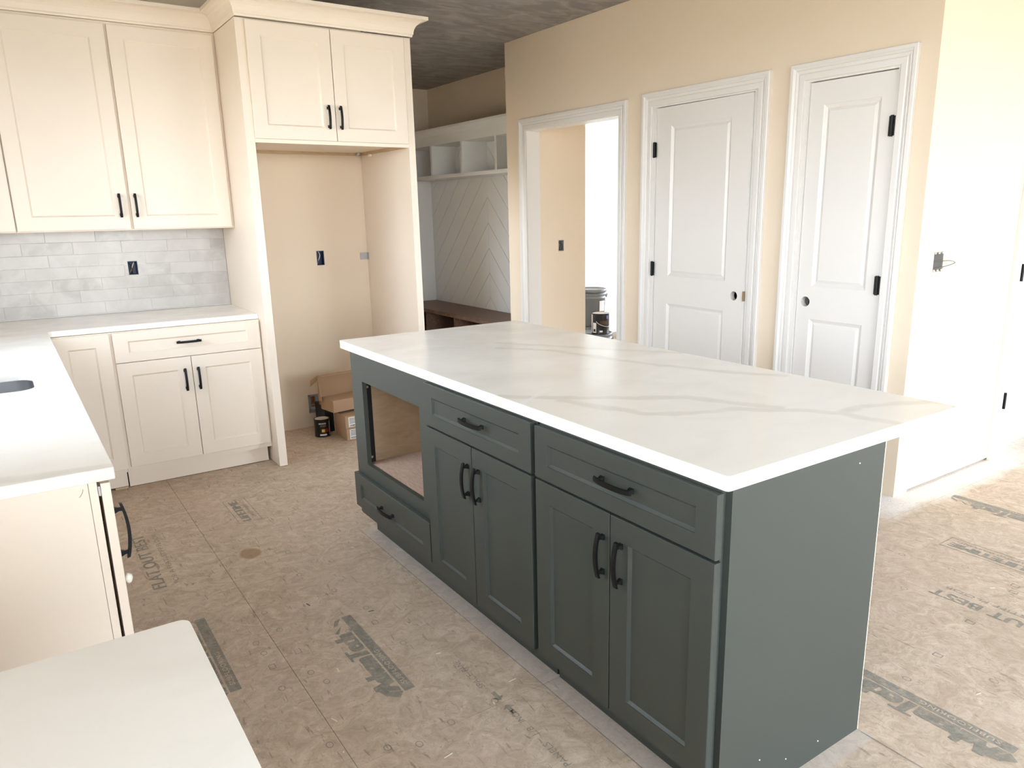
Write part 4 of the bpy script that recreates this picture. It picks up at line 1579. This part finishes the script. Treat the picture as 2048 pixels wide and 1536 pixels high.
def carton(label, x0, x1, y0, y1, z0, z1, ang):
    t = thing('cardboard_box', ((x0 + x1) / 2, (y0 + y1) / 2, z0), label, 'box', 'small cardboard boxes with printed labels')
    put('carton', rot_about(bx(x0, x1, y0, y1, z0, z1, bev=.0015), ang, x0, y0), 'cardboard', t)
    put('flap_seam', rot_about(bx(x0 + .001, x1 - .001, (y0 + y1) / 2 - .0012, (y0 + y1) / 2 + .0012, z1 - .0005, z1 + .0003), ang, x0, y0), 'cardboard_inner', t)
    lb = put('shipping_label', rot_about(bx(x0 + .022, x0 + .115, y0 - .0008, y0 - .0001, z0 + .008, z1 - .008), ang, x0, y0), 'paper_white', t, label='white shipping label')
    bm = bmesh.new()
    rg = random.Random(int(z0 * 1000) + 5)
    xx = x0 + .030
    while xx < x0 + .108:
        w = rg.choice([.0012, .002, .003])
        quad(bm, [(xx, y0 - .0012, z0 + .012), (xx + w, y0 - .0012, z0 + .012), (xx + w, y0 - .0012, z0 + .024), (xx, y0 - .0012, z0 + .024)])
        xx += w + rg.choice([.0012, .002])
    for k in range(4):
        zz = z0 + .034 + k * .010
        quad(bm, [(x0 + .028, y0 - .0012, zz), (x0 + .028 + rg.uniform(.03, .075), y0 - .0012, zz), (x0 + .028 + rg.uniform(.03, .075), y0 - .0012, zz + .0035), (x0 + .028, y0 - .0012, zz + .0035)])
    rot_about(bm, ang, x0, y0)
    put('barcode', bm, 'ink_black', lb)
    return t


carton('lower of two small brown boxes with white labels on the recess floor', 0.525, 0.80, -0.508, -0.300, 0.001, 0.0835, 0.0)
carton('upper of two small brown boxes with white labels, under the open box', 0.522, 0.79, -0.506, -0.300, 0.0845, 0.168, 0.0)
db = put('dark_box', bx(0.487, 0.548, -0.215, -0.02, 0.001, 0.182, bev=.002), 'dark_box')
tag(db, 'narrow dark navy box standing behind the small brown boxes', 'box')
ob = thing('open_box', (0.6, -0.33, 0.184), 'open cardboard box with its lid raised, on top of the pile', 'box')
A_ = R_(9)
x0, x1, y0, y1, z0, z1 = 0.478, 0.76, -0.425, -0.255, 0.184, 0.266
put('carton', rot_about(bx(x0, x1, y0, y1, z0, z1, bev=.0015), A_, x0, y0), 'cardboard', ob)
lid = rot_about(bx(x0 - .012, x1, y1 - .006, y1 - .002, z1 - .05, z1 + .150), A_, x0, y0)
put('lid', lid, 'cardboard_inner', ob, label='raised cardboard lid')
put('lid_rim', rot_about(bx(x0 - .012, x1, y1 - .040, y1 - .006, z1 + .146, z1 + .150), A_, x0, y0), 'cardboard', ob)
bm = bmesh.new()
for q in ([(x0 - .012, y1 - .004, z1 - .02), (x0 - .012, y1 - .004, z1 + .15), (x0 - .030, y1 - .055, z1 + .10), (x0 - .012, y1 - .045, z1 - .02)],):
    a = [bm.verts.new(v) for v in q]
    c = [bm.verts.new((v[0] - .003, v[1], v[2])) for v in q]
    bm.faces.new(a)
    bm.faces.new(c[::-1])
    for i in range(4):
        bm.faces.new((a[i], a[(i + 1) % 4], c[(i + 1) % 4], c[i]))
put('lid_ear', rot_about(bm, A_, x0, y0), 'cardboard', ob)
bm = bmesh.new()
for q in ([(x0 - .012, y1 - .002, z1 + .15), (x0 - .012, y1 - .002, z1 + .118), (x0 - .050, y1 + .03, z1 + .075), (x0 - .046, y1 + .03, z1 + .12)],):
    a = [bm.verts.new(v) for v in q]
    c = [bm.verts.new((v[0], v[1] + .003, v[2])) for v in q]
    bm.faces.new(a)
    bm.faces.new(c[::-1])
    for i in range(4):
        bm.faces.new((a[i], a[(i + 1) % 4], c[(i + 1) % 4], c[i]))
put('lid_ear', rot_about(bm, A_, x0, y0), 'cardboard', ob)

qc = thing('stain_can', (0.442, -0.275, 0.0), 'small black stain can with a printed label on the recess floor', 'can')
cx_, cy_ = 0.442, -0.272
bm = bmesh.new()
lathe(bm, cx_, cy_, [(0, .001), (.051, .001), (.0535, .003), (.052, .007), (.052, .116), (.0540, .119), (.0540, .122), (.050, .1235), (.048, .119), (0, .119)], 32)
put('body', bm, 'can_black', qc, True)
bm = bmesh.new()
lathe(bm, cx_, cy_, [(.0475, .1205), (.043, .1232), (.037, .121), (0, .121)], 32)
put('lid', bm, 'can_lid', qc, True)
fb = math.atan2(-5.21 - cy_, -1.19 - cx_)


def can_text(s, x, y, r, z, h, a_mid, span, mat, parent, bold=0.02):
    bm = text_bm(s, span * r, h, bold)
    for v in bm.verts:
        a = a_mid + (v.co.x / r - span / 2)
        v.co = Vector((x + r * math.cos(a), y + r * math.sin(a), z + v.co.y))
    put('lettering', bm, mat, parent)


can_text('MINWAX', cx_, cy_, .0527, .090, .011, fb + .05, 0.95, 'paper_white', qc)
can_text('STAIN', cx_, cy_, .0527, .074, .010, fb + .10, 0.70, 'label_olive', qc)
can_patch(cx_, cy_, .0524, .034, .058, fb + .25, fb + .95, 'label_red', qc)
can_patch(cx_, cy_, .0526, .036, .056, fb - .10, fb + .28, 'label_yellow', qc, 'medallion')
can_patch(cx_, cy_, .0526, .012, .022, fb - .35, fb + .55, 'paper_white', qc)
can_patch(cx_, cy_, .0526, .010, .105, fb + 1.02, fb + 1.12, 'paper_white', qc)
